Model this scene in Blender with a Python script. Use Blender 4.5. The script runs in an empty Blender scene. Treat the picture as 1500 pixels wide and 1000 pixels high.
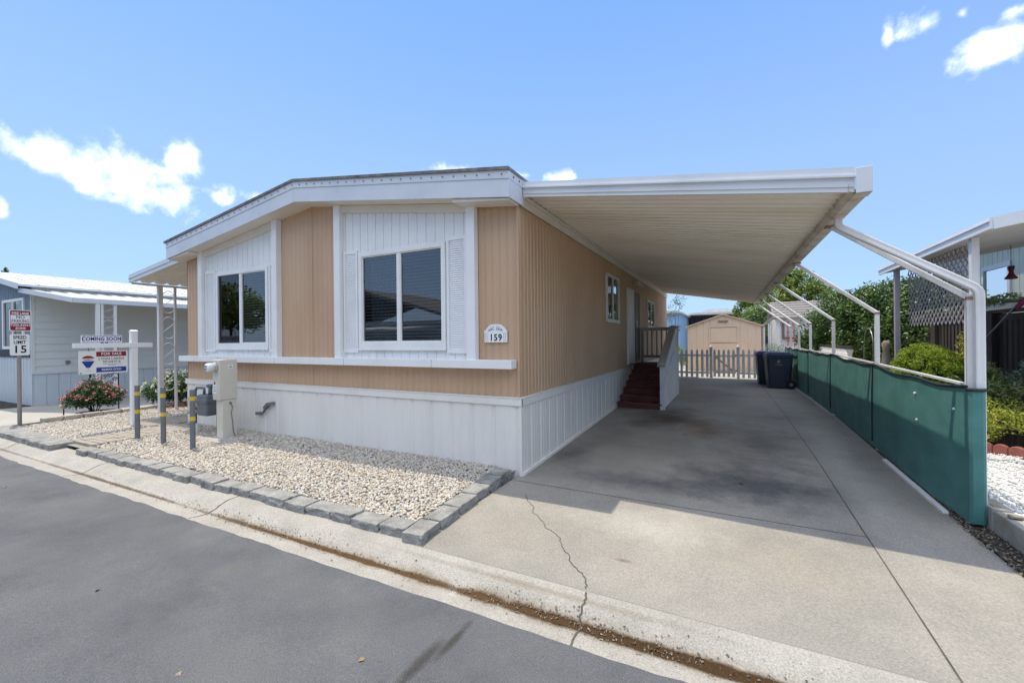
import bpy, bmesh, math, random
import numpy as np
from mathutils import Vector, Matrix

random.seed(7)
RNG = np.random.default_rng(11)
C = bpy.context.scene.collection
R = math.radians

# ------------------------------------------------------------------ materials
def nt(m):
    m.use_nodes = True
    t = m.node_tree
    for n in list(t.nodes):
        t.nodes.remove(n)
    return t, t.nodes, t.links

def N(nodes, typ, **kw):
    n = nodes.new(typ)
    for k, v in kw.items():
        if k in n.inputs:
            n.inputs[k].default_value = v
        else:
            setattr(n, k, v)
    return n

def rgba(c):
    return (c[0], c[1], c[2], 1.0)

def ramp(nodes, stops):
    r = nodes.new('ShaderNodeValToRGB')
    e = r.color_ramp.elements
    e[0].position, e[0].color = stops[0][0], rgba(stops[0][1])
    e[1].position, e[1].color = stops[-1][0], rgba(stops[-1][1])
    for p, c in stops[1:-1]:
        x = e.new(p); x.color = rgba(c)
    return r

def surf(name, cols, scale=3.0, rough=0.6, bump=0.0, bscale=60.0, metallic=0.0, detail=6.0, spec=0.4,
         grain=0.0, gscale=250.0, streak=None, rvar=0.0):
    """Principled surface: real colours varied by noise in object space, fine grain and bump."""
    m = bpy.data.materials.new(name)
    t, n, l = nt(m)
    out = N(n, 'ShaderNodeOutputMaterial')
    b = N(n, 'ShaderNodeBsdfPrincipled', Roughness=rough, Metallic=metallic)
    b.inputs['Specular IOR Level'].default_value = spec
    tc = N(n, 'ShaderNodeTexCoord')
    mp = N(n, 'ShaderNodeMapping')
    if streak:
        mp.inputs['Scale'].default_value = streak
    l.new(tc.outputs['Object'], mp.inputs[0])
    ns = N(n, 'ShaderNodeTexNoise', Scale=scale, Detail=detail, Roughness=0.62)
    l.new(mp.outputs[0], ns.inputs['Vector'])
    k = len(cols)
    rp = ramp(n, [(0.3 + 0.4 * i / max(1, k - 1), c) for i, c in enumerate(cols)] if k > 1 else [(0.0, cols[0]), (1.0, cols[0])])
    l.new(ns.outputs[0], rp.inputs[0])
    col = rp.outputs[0]
    if grain > 0:
        g = N(n, 'ShaderNodeTexNoise', Scale=gscale, Detail=2.0)
        l.new(tc.outputs['Object'], g.inputs['Vector'])
        mr = N(n, 'ShaderNodeMapRange')
        mr.inputs[1].default_value = 0.3; mr.inputs[2].default_value = 0.7
        mr.inputs[3].default_value = 1 - grain; mr.inputs[4].default_value = 1 + grain
        l.new(g.outputs[0], mr.inputs[0])
        mx = N(n, 'ShaderNodeVectorMath', operation='SCALE')
        l.new(col, mx.inputs[0]); l.new(mr.outputs[0], mx.inputs['Scale'])
        col = mx.outputs[0]
    l.new(col, b.inputs['Base Color'])
    if rvar > 0:
        rr = N(n, 'ShaderNodeMapRange')
        rr.inputs[3].default_value = rough - rvar; rr.inputs[4].default_value = rough + rvar
        l.new(ns.outputs[0], rr.inputs[0]); l.new(rr.outputs[0], b.inputs['Roughness'])
    if bump > 0:
        bn = N(n, 'ShaderNodeTexNoise', Scale=bscale, Detail=5.0)
        l.new(tc.outputs['Object'], bn.inputs['Vector'])
        bp = N(n, 'ShaderNodeBump', Strength=bump, Distance=0.01)
        l.new(bn.outputs[0], bp.inputs['Height']); l.new(bp.outputs[0], b.inputs['Normal'])
    l.new(b.outputs[0], out.inputs[0])
    return m

def island(name, cols, rough=0.7, trans=0.0, spec=0.3):
    """Colour picked per loose piece (stone, leaf, petal)."""
    m = bpy.data.materials.new(name)
    t, n, l = nt(m)
    out = N(n, 'ShaderNodeOutputMaterial')
    b = N(n, 'ShaderNodeBsdfPrincipled', Roughness=rough)
    b.inputs['Specular IOR Level'].default_value = spec
    g = N(n, 'ShaderNodeNewGeometry')
    rp = ramp(n, [(i / (len(cols) - 1), c) for i, c in enumerate(cols)])
    l.new(g.outputs['Random Per Island'], rp.inputs[0])
    l.new(rp.outputs[0], b.inputs['Base Color'])
    if trans > 0:
        tr = N(n, 'ShaderNodeBsdfTranslucent')
        l.new(rp.outputs[0], tr.inputs['Color'])
        mx = N(n, 'ShaderNodeMixShader', Fac=trans)
        l.new(b.outputs[0], mx.inputs[1]); l.new(tr.outputs[0], mx.inputs[2])
        l.new(mx.outputs[0], out.inputs[0])
    else:
        l.new(b.outputs[0], out.inputs[0])
    return m

def glass(name, tint=(0.8, 0.84, 0.84), boost=1.0):
    m = bpy.data.materials.new(name)
    t, n, l = nt(m)
    out = N(n, 'ShaderNodeOutputMaterial')
    fr = N(n, 'ShaderNodeFresnel', IOR=2.3 * boost)
    gl = N(n, 'ShaderNodeBsdfGlossy', Roughness=0.004)
    tr = N(n, 'ShaderNodeBsdfTransparent')
    tr.inputs['Color'].default_value = rgba(tint)
    mx = N(n, 'ShaderNodeMixShader')
    tc = N(n, 'ShaderNodeTexCoord')
    ns = N(n, 'ShaderNodeTexNoise', Scale=1.6, Detail=1.0)
    bp = N(n, 'ShaderNodeBump', Strength=0.02, Distance=0.05)
    l.new(tc.outputs['Object'], ns.inputs['Vector']); l.new(ns.outputs[0], bp.inputs['Height'])
    l.new(bp.outputs[0], gl.inputs['Normal'])
    l.new(fr.outputs[0], mx.inputs[0]); l.new(tr.outputs[0], mx.inputs[1]); l.new(gl.outputs[0], mx.inputs[2])
    l.new(mx.outputs[0], out.inputs[0])
    return m

M = {}
M['tan'] = surf('tan_siding', [(0.485, 0.315, 0.195), (0.54, 0.36, 0.228), (0.565, 0.385, 0.248)], 1.3, 0.5, 0.05, 30, streak=(1, 1, .25), grain=.03)
M['white'] = surf('white_paint', [(0.74, 0.735, 0.72), (0.80, 0.795, 0.78), (0.82, 0.82, 0.81)], 2.0, 0.45, 0.05, 40, grain=.02)
M['skirt'] = surf('skirt_vinyl', [(0.70, 0.665, 0.615), (0.78, 0.745, 0.69), (0.80, 0.77, 0.72)], 1.2, 0.5, 0.04, 30, streak=(1, 1, .3), grain=.03)
M['fascia'] = surf('fascia_metal', [(0.54, 0.58, 0.63), (0.61, 0.645, 0.69), (0.65, 0.68, 0.715)], 1.8, 0.4, 0.05, 15, grain=.02)
M['soffit'] = surf('soffit_cream', [(0.66, 0.61, 0.53), (0.74, 0.70, 0.62)], 2.0, 0.55, 0.03, 30)
M['roofmetal'] = surf('roof_edge_metal', [(0.10, 0.08, 0.065), (0.19, 0.165, 0.14), (0.28, 0.26, 0.235)], 6.0, 0.5, 0.1, 50, metallic=.3)
M['roofwhite'] = surf('white_roof_coating', [(0.52, 0.51, 0.48), (0.62, 0.61, 0.585), (0.68, 0.67, 0.65)], 2.0, 0.6, 0.1, 30)
M['bolt'] = surf('bolt_dark', [(0.20, 0.20, 0.21)], 1, 0.5)
M['glass'] = glass('window_glass')
M['glassdark'] = glass('screened_glass', (0.25, 0.26, 0.27), .72)
M['blind'] = surf('blind_slat', [(0.74, 0.75, 0.76), (0.8, 0.8, 0.8)], 2, 0.4)
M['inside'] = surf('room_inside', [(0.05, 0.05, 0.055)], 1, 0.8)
M['curtain'] = surf('curtain_cloth', [(0.25, 0.3, 0.36), (0.35, 0.4, 0.46)], 3, 0.8)
M['carport_under'] = surf('carport_pan', [(0.74, 0.67, 0.56), (0.83, 0.775, 0.675), (0.85, 0.80, 0.72)], 1.0, 0.45, 0.03, 30, streak=(.35, 1.6, 1), grain=.03)
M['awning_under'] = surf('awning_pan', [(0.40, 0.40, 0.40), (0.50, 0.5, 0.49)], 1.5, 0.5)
M['carport_metal'] = surf('carport_metal', [(0.62, 0.64, 0.67), (0.70, 0.72, 0.74), (0.74, 0.75, 0.77)], 2.0, 0.38, 0.03, 20)
M['gutter_cream'] = surf('rain_gutter_cream', [(0.36, 0.27, 0.17), (0.60, 0.55, 0.46), (0.66, 0.62, 0.54)], 3.5, 0.5, 0.05, 40)
M['post'] = surf('post_white', [(0.55, 0.53, 0.50), (0.70, 0.69, 0.68), (0.75, 0.75, 0.75)], 3.0, 0.45, 0.04, 40, streak=(1, 1, .3))
M['rust'] = surf('rusty_plate', [(0.22, 0.13, 0.08), (0.36, 0.27, 0.18)], 20, 0.7)
M['steps'] = surf('step_maroon', [(0.10, 0.030, 0.025), (0.135, 0.042, 0.034), (0.17, 0.062, 0.05)], 4.0, 0.7, 0.15, 40, grain=.1)
M['railcap'] = surf('rail_cap_taupe', [(0.38, 0.345, 0.295), (0.48, 0.445, 0.39)], 3.0, 0.6, 0.1, 50)
M['railwhite'] = surf('rail_white_wood', [(0.60, 0.60, 0.60), (0.72, 0.73, 0.74)], 3.0, 0.55, 0.08, 50)
M['doorwhite'] = surf('door_white', [(0.74, 0.74, 0.74), (0.8, 0.8, 0.8)], 2, 0.4)
M['screen'] = surf('screen_door_taupe', [(0.13, 0.12, 0.10), (0.17, 0.15, 0.13)], 3, 0.5)
M['brass'] = surf('handle_metal', [(0.5, 0.48, 0.44)], 3, 0.3, metallic=.8)
M['meterbeige'] = surf('meter_box_beige', [(0.56, 0.53, 0.44), (0.62, 0.59, 0.50), (0.65, 0.62, 0.54)], 2.0, 0.45, 0.05, 30, grain=.02)
M['meterglass'] = surf('meter_dome_glass', [(0.62, 0.64, 0.66), (0.75, 0.76, 0.77)], 6, 0.12, spec=.7)
M['chrome'] = surf('meter_ring_chrome', [(0.6, 0.6, 0.6)], 3, 0.25, metallic=.9)
M['gasgrey'] = surf('gas_meter_grey', [(0.10, 0.115, 0.13), (0.15, 0.165, 0.18)], 5, 0.5, 0.08, 40)
M['pipegrey'] = surf('pipe_grey', [(0.14, 0.14, 0.145), (0.2, 0.2, 0.2)], 6, 0.5)
M['bollard'] = surf('bollard_grey', [(0.13, 0.14, 0.15), (0.18, 0.19, 0.2)], 5, 0.55, 0.1, 60, grain=.06)
M['yellow'] = surf('yellow_tape', [(0.62, 0.42, 0.015), (0.7, 0.5, 0.03)], 8, 0.5)
M['black'] = surf('black_ink', [(0.012, 0.012, 0.016)], 1, 0.5)
M['ironblack'] = surf('black_iron', [(0.012, 0.012, 0.013)], 1, 0.5)
M['red'] = surf('sign_red', [(0.27, 0.010, 0.018)], 1, 0.4)
M['blue'] = surf('sign_blue', [(0.015, 0.045, 0.27)], 1, 0.4)
M['navy'] = surf('sign_navy', [(0.03, 0.03, 0.22)], 1, 0.4)
M['signwhite'] = surf('sign_white', [(0.78, 0.78, 0.76), (0.84, 0.84, 0.82)], 3, 0.4)
M['signcream'] = surf('sign_cream', [(0.74, 0.75, 0.68), (0.8, 0.8, 0.74)], 3, 0.4)
M['poletan'] = surf('sign_pole_galvanized', [(0.24, 0.22, 0.19), (0.33, 0.3, 0.26)], 5, 0.5, 0.1, 50)
M['block'] = surf('block_grey', [(0.17, 0.168, 0.158), (0.27, 0.265, 0.248), (0.36, 0.352, 0.328)], 7.0, 0.92, 0.9, 60, grain=.24, gscale=100)
M['blocktan'] = surf('block_tan', [(0.36, 0.34, 0.28), (0.46, 0.43, 0.36)], 5.0, 0.9, 0.5, 60, grain=.1)
M['stone'] = island('white_rock', [(0.30, 0.285, 0.265), (0.46, 0.405, 0.325), (0.56, 0.50, 0.40), (0.42, 0.385, 0.335), (0.62, 0.57, 0.48), (0.50, 0.39, 0.27), (0.57, 0.52, 0.44), (0.38, 0.365, 0.35), (0.68, 0.655, 0.60), (0.52, 0.50, 0.45)], 0.8)
M['stonewhite'] = island('white_marble_chips', [(0.66, 0.65, 0.63), (0.78, 0.77, 0.75), (0.82, 0.81, 0.79), (0.74, 0.73, 0.70)], 0.8)
M['gravelbase'] = surf('gravel_base', [(0.22, 0.20, 0.17), (0.36, 0.33, 0.28)], 40, 0.95, 0.5, 60)
M['whitebase'] = surf('white_chip_base', [(0.5, 0.49, 0.47), (0.74, 0.73, 0.71)], 60, 0.95, 0.6, 90, grain=.15, gscale=120)
M['soil'] = surf('dark_mulch', [(0.022, 0.018, 0.014), (0.05, 0.042, 0.034), (0.09, 0.078, 0.062)], 12, 0.95, 1.0, 50, grain=.3, gscale=90)
M['earth'] = surf('dry_ground', [(0.20, 0.17, 0.13), (0.28, 0.25, 0.19)], 2, 0.95, 0.5, 20, grain=.15)
M['brick'] = surf('paver_tan', [(0.30, 0.265, 0.22), (0.38, 0.335, 0.28)], 8, 0.9, 0.4, 60, grain=.1)
M['redbrick'] = surf('scalloped_red_brick', [(0.26, 0.085, 0.06), (0.36, 0.14, 0.105)], 9, 0.85, 0.5, 60, grain=.12)
M['conc_far'] = surf('pale_concrete', [(0.36, 0.34, 0.30), (0.43, 0.41, 0.365)], 1.2, 0.9, 0.15, 60, grain=.08)
M['concdark'] = surf('joint_dark', [(0.05, 0.045, 0.04), (0.12, 0.11, 0.095)], 9, 0.95)
M['curb'] = surf('curb_concrete', [(0.24, 0.225, 0.195), (0.34, 0.325, 0.29), (0.38, 0.37, 0.335)], 4, 0.9, 0.4, 50, grain=.1)
M['green'] = surf('green_shade_cloth', [(0.050, 0.165, 0.150), (0.068, 0.205, 0.188), (0.092, 0.24, 0.222)], 2.2, 0.6, 0.35, 160, grain=.14, gscale=140, streak=(1, 1, 1.6))
M['greentrim'] = surf('black_webbing', [(0.016, 0.022, 0.022)], 1, 0.7)
M['bin'] = surf('bin_blue_grey', [(0.022, 0.034, 0.055), (0.030, 0.045, 0.07)], 3, 0.45, 0.05, 40)
M['binlid'] = surf('bin_lid_blue', [(0.018, 0.032, 0.075), (0.026, 0.045, 0.095)], 3, 0.4)
M['rubber'] = surf('rubber_black', [(0.012, 0.012, 0.012)], 1, 0.7)
M['picket'] = surf('picket_weathered_white', [(0.56, 0.55, 0.56), (0.70, 0.69, 0.70), (0.76, 0.75, 0.76)], 6, 0.7, 0.15, 60)
M['shed'] = surf('shed_tan_panel', [(0.62, 0.47, 0.34), (0.68, 0.525, 0.39)], 2, 0.6, 0.05, 30, grain=.03)
M['sheddark'] = surf('shed_seam', [(0.24, 0.16, 0.10)], 1, 0.7)
M['vent'] = surf('vent_grey', [(0.22, 0.17, 0.13)], 1, 0.7)
M['nwall'] = surf('lap_siding_grey', [(0.55, 0.585, 0.575), (0.60, 0.635, 0.625)], 1.5, 0.55, 0.03, 30, grain=.02)
M['nskirt'] = surf('neighbour_skirt', [(0.47, 0.53, 0.57), (0.53, 0.58, 0.62)], 1.5, 0.55, 0.03, 30)
M['nblue'] = surf('neighbour_front_blue', [(0.13, 0.185, 0.24), (0.16, 0.22, 0.28)], 2, 0.6, 0.03, 30)
M['navyband'] = surf('neighbour_dark_band', [(0.02, 0.028, 0.05)], 2, 0.6)
M['farblue'] = surf('blue_paint', [(0.24, 0.40, 0.62), (0.28, 0.44, 0.66)], 2, 0.6)
M['fardark'] = surf('dark_panel', [(0.03, 0.034, 0.04), (0.045, 0.05, 0.058)], 3, 0.6)
M['roofgrey'] = surf('asphalt_shingle', [(0.12, 0.115, 0.11), (0.20, 0.19, 0.18)], 8, 0.9, 0.5, 30, grain=.2, gscale=60)
M['shinglelight'] = surf('weathered_shingle', [(0.20, 0.18, 0.165), (0.30, 0.275, 0.25)], 5, 0.9, 0.5, 25, grain=.2, gscale=40)
M['shedwhite'] = surf('shed_white_wood', [(0.58, 0.58, 0.59), (0.70, 0.70, 0.71)], 3, 0.6, 0.05, 30)
M['ladderred'] = surf('red_paint', [(0.30, 0.025, 0.03)], 1, 0.5)
M['rwall'] = surf('pale_green_siding', [(0.40, 0.45, 0.40), (0.46, 0.50, 0.45)], 2, 0.6, 0.03, 30)
M['darkwood'] = surf('deck_wood_dark', [(0.028, 0.021, 0.018), (0.05, 0.038, 0.03), (0.09, 0.07, 0.056)], 3, 0.8, 0.3, 40, streak=(1, 1, .15), grain=.15)
M['lattice'] = surf('lattice_lavender_white', [(0.30, 0.27, 0.31), (0.38, 0.35, 0.38)], 6, 0.6, 0.05, 40)
M['feeder'] = surf('feeder_red', [(0.10, 0.012, 0.018)], 1, 0.35)
M['pink'] = surf('flag_magenta', [(0.28, 0.03, 0.11), (0.4, 0.06, 0.16)], 8, 0.7)
M['steel'] = surf('steel_grey', [(0.33, 0.34, 0.35)], 3, 0.35, metallic=.6)
M['solar'] = surf('lamp_lens', [(0.5, 0.46, 0.26)], 3, 0.3)
M['bark'] = surf('bark', [(0.07, 0.052, 0.038), (0.13, 0.10, 0.075)], 6, 0.9, 0.6, 30, streak=(1, 1, .2))
M['leaf_tree'] = island('leaf_tree', [(0.10, 0.17, 0.03), (0.17, 0.25, 0.05), (0.25, 0.32, 0.07), (0.32, 0.37, 0.10)], 0.5, 0.3)
M['leaf_tree2'] = island('leaf_tree_pale', [(0.13, 0.21, 0.07), (0.20, 0.29, 0.10), (0.27, 0.35, 0.13)], 0.5, 0.3)
M['leaf_dark'] = island('leaf_glossy_dark', [(0.03, 0.072, 0.014), (0.06, 0.12, 0.022), (0.10, 0.175, 0.032), (0.18, 0.25, 0.05)], 0.32, 0.22, spec=.5)
M['leaf_bush'] = island('leaf_bush_bright', [(0.15, 0.25, 0.018), (0.27, 0.37, 0.03), (0.40, 0.46, 0.06)], 0.5, 0.3)
M['leaf_flower'] = island('leaf_flower_bush', [(0.035, 0.085, 0.028), (0.065, 0.135, 0.042), (0.11, 0.19, 0.06)], 0.45, 0.2)
M['leaf_lime'] = island('leaf_lime', [(0.26, 0.33, 0.03), (0.38, 0.43, 0.06), (0.48, 0.48, 0.09)], 0.5, 0.3)
M['leaf_blue'] = island('leaf_blue_green', [(0.14, 0.20, 0.15), (0.21, 0.27, 0.2), (0.3, 0.36, 0.28)], 0.5, 0.2)
M['leaf_fern'] = island('leaf_fern', [(0.20, 0.27, 0.08), (0.30, 0.36, 0.13), (0.40, 0.42, 0.2)], 0.5, 0.3)
M['leaf_young'] = island('leaf_young', [(0.10, 0.16, 0.08), (0.16, 0.22, 0.11)], 0.5, 0.3)
M['leaf_orange'] = island('leaf_orange', [(0.32, 0.12, 0.015), (0.42, 0.2, 0.03), (0.28, 0.22, 0.04)], 0.6, 0.25)
M['petal_red'] = island('petal_red', [(0.26, 0.02, 0.04), (0.42, 0.06, 0.09), (0.55, 0.22, 0.22), (0.66, 0.48, 0.42), (0.70, 0.58, 0.52)], 0.5, 0.2)
M['petal_pink'] = island('petal_pale', [(0.6, 0.42, 0.38), (0.66, 0.56, 0.48), (0.55, 0.25, 0.25)], 0.5, 0.2)
M['petal_white'] = island('petal_white', [(0.62, 0.62, 0.40), (0.7, 0.7, 0.56), (0.66, 0.68, 0.45)], 0.5, 0.2)
M['litter'] = island('dry_litter', [(0.055, 0.045, 0.035), (0.16, 0.125, 0.085), (0.26, 0.22, 0.16), (0.10, 0.08, 0.06), (0.30, 0.28, 0.22), (0.07, 0.075, 0.08)], 0.85)
M['dryleaf'] = island('dry_leaf', [(0.30, 0.22, 0.12), (0.38, 0.32, 0.2), (0.2, 0.13, 0.07)], 0.8)
M['hill'] = surf('far_hill_scrub', [(0.06, 0.085, 0.045), (0.10, 0.12, 0.07)], .3, 0.95, .5, 2)

def math_node(n, l, op, a, b=None, clamp=False):
    x = n.new('ShaderNodeMath'); x.operation = op; x.use_clamp = clamp
    for i, v in enumerate((a, b)):
        if v is None: continue
        if isinstance(v, (int, float)): x.inputs[i].default_value = v
        else: l.new(v, x.inputs[i])
    return x.outputs[0]

def blob(n, l, sep, cx, cy, rx, ry, noise, wob=0.45):
    """soft mask of an irregular stain lying on the ground at (cx, cy)"""
    dx = math_node(n, l, 'MULTIPLY', math_node(n, l, 'SUBTRACT', sep.outputs[0], cx), 1 / rx)
    dy = math_node(n, l, 'MULTIPLY', math_node(n, l, 'SUBTRACT', sep.outputs[1], cy), 1 / ry)
    d = math_node(n, l, 'SQRT', math_node(n, l, 'ADD', math_node(n, l, 'MULTIPLY', dx, dx), math_node(n, l, 'MULTIPLY', dy, dy)))
    d = math_node(n, l, 'ADD', d, math_node(n, l, 'MULTIPLY', math_node(n, l, 'SUBTRACT', noise, 0.5), wob * (4 if ry > .12 else 3.4)))
    return math_node(n, l, 'SUBTRACT', 1.0, d, True)

def ground_mat(name, cols, scale, stains, grain, gscale, rough=0.9, bump=0.25, bscale=120, speck=None, aniso=None):
    m = bpy.data.materials.new(name)
    t, n, l = nt(m)
    out = N(n, 'ShaderNodeOutputMaterial')
    b = N(n, 'ShaderNodeBsdfPrincipled', Roughness=rough)
    b.inputs['Specular IOR Level'].default_value = 0.25
    tc = N(n, 'ShaderNodeTexCoord')
    sep = N(n, 'ShaderNodeSeparateXYZ'); l.new(tc.outputs['Object'], sep.inputs[0])
    mp = N(n, 'ShaderNodeMapping'); l.new(tc.outputs['Object'], mp.inputs[0])
    if aniso: mp.inputs['Scale'].default_value = aniso
    ns = N(n, 'ShaderNodeTexNoise', Scale=scale, Detail=9.0, Roughness=0.66)
    l.new(mp.outputs[0], ns.inputs['Vector'])
    rp = ramp(n, [(0.28 + 0.44 * i / (len(cols) - 1), c) for i, c in enumerate(cols)])
    l.new(ns.outputs[0], rp.inputs[0])
    col = rp.outputs[0]
    n2 = N(n, 'ShaderNodeTexNoise', Scale=2.3, Detail=7.0, Roughness=0.7)
    l.new(tc.outputs['Object'], n2.inputs['Vector'])
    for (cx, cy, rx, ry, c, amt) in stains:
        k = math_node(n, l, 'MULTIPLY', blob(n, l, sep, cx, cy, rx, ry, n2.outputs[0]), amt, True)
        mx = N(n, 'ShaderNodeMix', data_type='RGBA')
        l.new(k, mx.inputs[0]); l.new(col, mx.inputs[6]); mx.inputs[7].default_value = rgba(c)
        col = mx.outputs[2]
    g = N(n, 'ShaderNodeTexNoise', Scale=gscale, Detail=3.0, Roughness=.7)
    l.new(tc.outputs['Object'], g.inputs['Vector'])
    mr = N(n, 'ShaderNodeMapRange')
    mr.inputs[1].default_value = 0.3; mr.inputs[2].default_value = 0.7
    mr.inputs[3].default_value = 1 - grain; mr.inputs[4].default_value = 1 + grain
    l.new(g.outputs[0], mr.inputs[0])
    vm = N(n, 'ShaderNodeVectorMath', operation='SCALE')
    l.new(col, vm.inputs[0]); l.new(mr.outputs[0], vm.inputs['Scale'])
    col = vm.outputs[0]
    if speck:
        vo = N(n, 'ShaderNodeTexVoronoi', Scale=speck[0])
        l.new(tc.outputs['Object'], vo.inputs['Vector'])
        k = math_node(n, l, 'LESS_THAN', vo.outputs['Distance'], speck[1])
        wn = N(n, 'ShaderNodeTexWhiteNoise'); l.new(vo.outputs['Position'], wn.inputs[0])
        k = math_node(n, l, 'MULTIPLY', k, math_node(n, l, 'GREATER_THAN', wn.outputs[0], speck[2]))
        mx = N(n, 'ShaderNodeMix', data_type='RGBA')
        l.new(k, mx.inputs[0]); l.new(col, mx.inputs[6]); mx.inputs[7].default_value = rgba(speck[3])
        col = mx.outputs[2]
    l.new(col, b.inputs['Base Color'])
    bn = N(n, 'ShaderNodeTexNoise', Scale=bscale, Detail=6.0)
    l.new(tc.outputs['Object'], bn.inputs['Vector'])
    bp = N(n, 'ShaderNodeBump', Strength=bump, Distance=0.01)
    l.new(bn.outputs[0], bp.inputs['Height']); l.new(bp.outputs[0], b.inputs['Normal'])
    l.new(b.outputs[0], out.inputs[0])
    return m

M['asphalt'] = ground_mat('asphalt', [(0.085, 0.089, 0.095), (0.112, 0.116, 0.122), (0.13, 0.134, 0.139), (0.155, 0.157, 0.158)], 1.3,
    [(0.86, -2.62, 0.035, 0.22, (0.06, 0.057, 0.055), 1.4), (0.80, -2.9, 0.05, 0.30, (0.06, 0.057, 0.055), 1.4), (0.72, -3.25, 0.07, 0.3, (0.06, 0.058, 0.056), 1.2), (1.9, -2.75, .18, .12, (0.06, 0.06, 0.06), .8), (-0.9, -2.95, .2, .05, (0.19, 0.185, 0.18), .4),
     (-1.1, -2.75, .09, .14, (0.17, 0.145, 0.12), .4), (-3.0, -3.0, .5, .3, (0.085, 0.085, 0.088), .7), (0.0, -3.4, .5, .4, (0.15, 0.15, 0.152), .8), (-2.0, -3.6, .5, .2, (0.155, 0.155, 0.155), .5)],
    0.26, 120, 0.85, 0.8, 130, speck=(40, 0.075, 0.80, (0.30, 0.295, 0.28)))
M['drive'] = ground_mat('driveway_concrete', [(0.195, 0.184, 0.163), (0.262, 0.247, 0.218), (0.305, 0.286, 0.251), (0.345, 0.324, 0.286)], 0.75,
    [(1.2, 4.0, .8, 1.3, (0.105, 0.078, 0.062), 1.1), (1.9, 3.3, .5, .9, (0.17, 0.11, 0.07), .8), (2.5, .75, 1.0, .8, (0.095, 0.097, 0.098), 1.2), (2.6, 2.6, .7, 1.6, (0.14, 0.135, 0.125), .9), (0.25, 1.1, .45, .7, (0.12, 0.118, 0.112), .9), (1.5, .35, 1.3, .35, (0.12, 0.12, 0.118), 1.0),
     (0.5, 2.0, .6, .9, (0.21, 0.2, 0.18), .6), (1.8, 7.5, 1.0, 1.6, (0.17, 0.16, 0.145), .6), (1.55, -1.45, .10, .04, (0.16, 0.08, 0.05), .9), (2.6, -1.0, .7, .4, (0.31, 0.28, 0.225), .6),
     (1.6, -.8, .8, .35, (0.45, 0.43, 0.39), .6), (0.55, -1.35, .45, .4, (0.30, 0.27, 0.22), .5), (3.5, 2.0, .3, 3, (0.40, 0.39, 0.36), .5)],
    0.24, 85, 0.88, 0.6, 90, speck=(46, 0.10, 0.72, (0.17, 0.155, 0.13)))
M['asphaltcrack'] = surf('asphalt_crack', [(0.05, 0.05, 0.052), (0.09, 0.09, 0.092)], 9, 0.95)
M['gutterpan'] = ground_mat('gutter_concrete', [(0.30, 0.285, 0.25), (0.37, 0.35, 0.31), (0.43, 0.41, 0.37)], 2.2,
    [(2.9, -2.185, 3.8, .10, (0.19, 0.145, 0.09), .8), (-0.6, -2.18, 2.6, .08, (0.21, 0.165, 0.11), .8), (2.9, -2.185, 3.4, .060, (0.055, 0.030, 0.011), 2.6), (-0.6, -2.185, 2.4, .036, (0.09, 0.05, 0.02), 2.0), (-4.6, -2.185, 3.2, .032, (0.12, 0.095, 0.07), 1.6), (8.5, -2.19, 3.2, .09, (0.06, 0.034, 0.014), 3.0), (-10, -2.185, 4, .03, (0.13, 0.11, 0.085), 1.2),
     (1.0, -2.02, 1.6, .03, (0.22, 0.18, 0.13), .6)],
    0.26, 90, 0.9, 0.9, 90, speck=(44, 0.13, 0.5, (0.17, 0.155, 0.13)))

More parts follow.
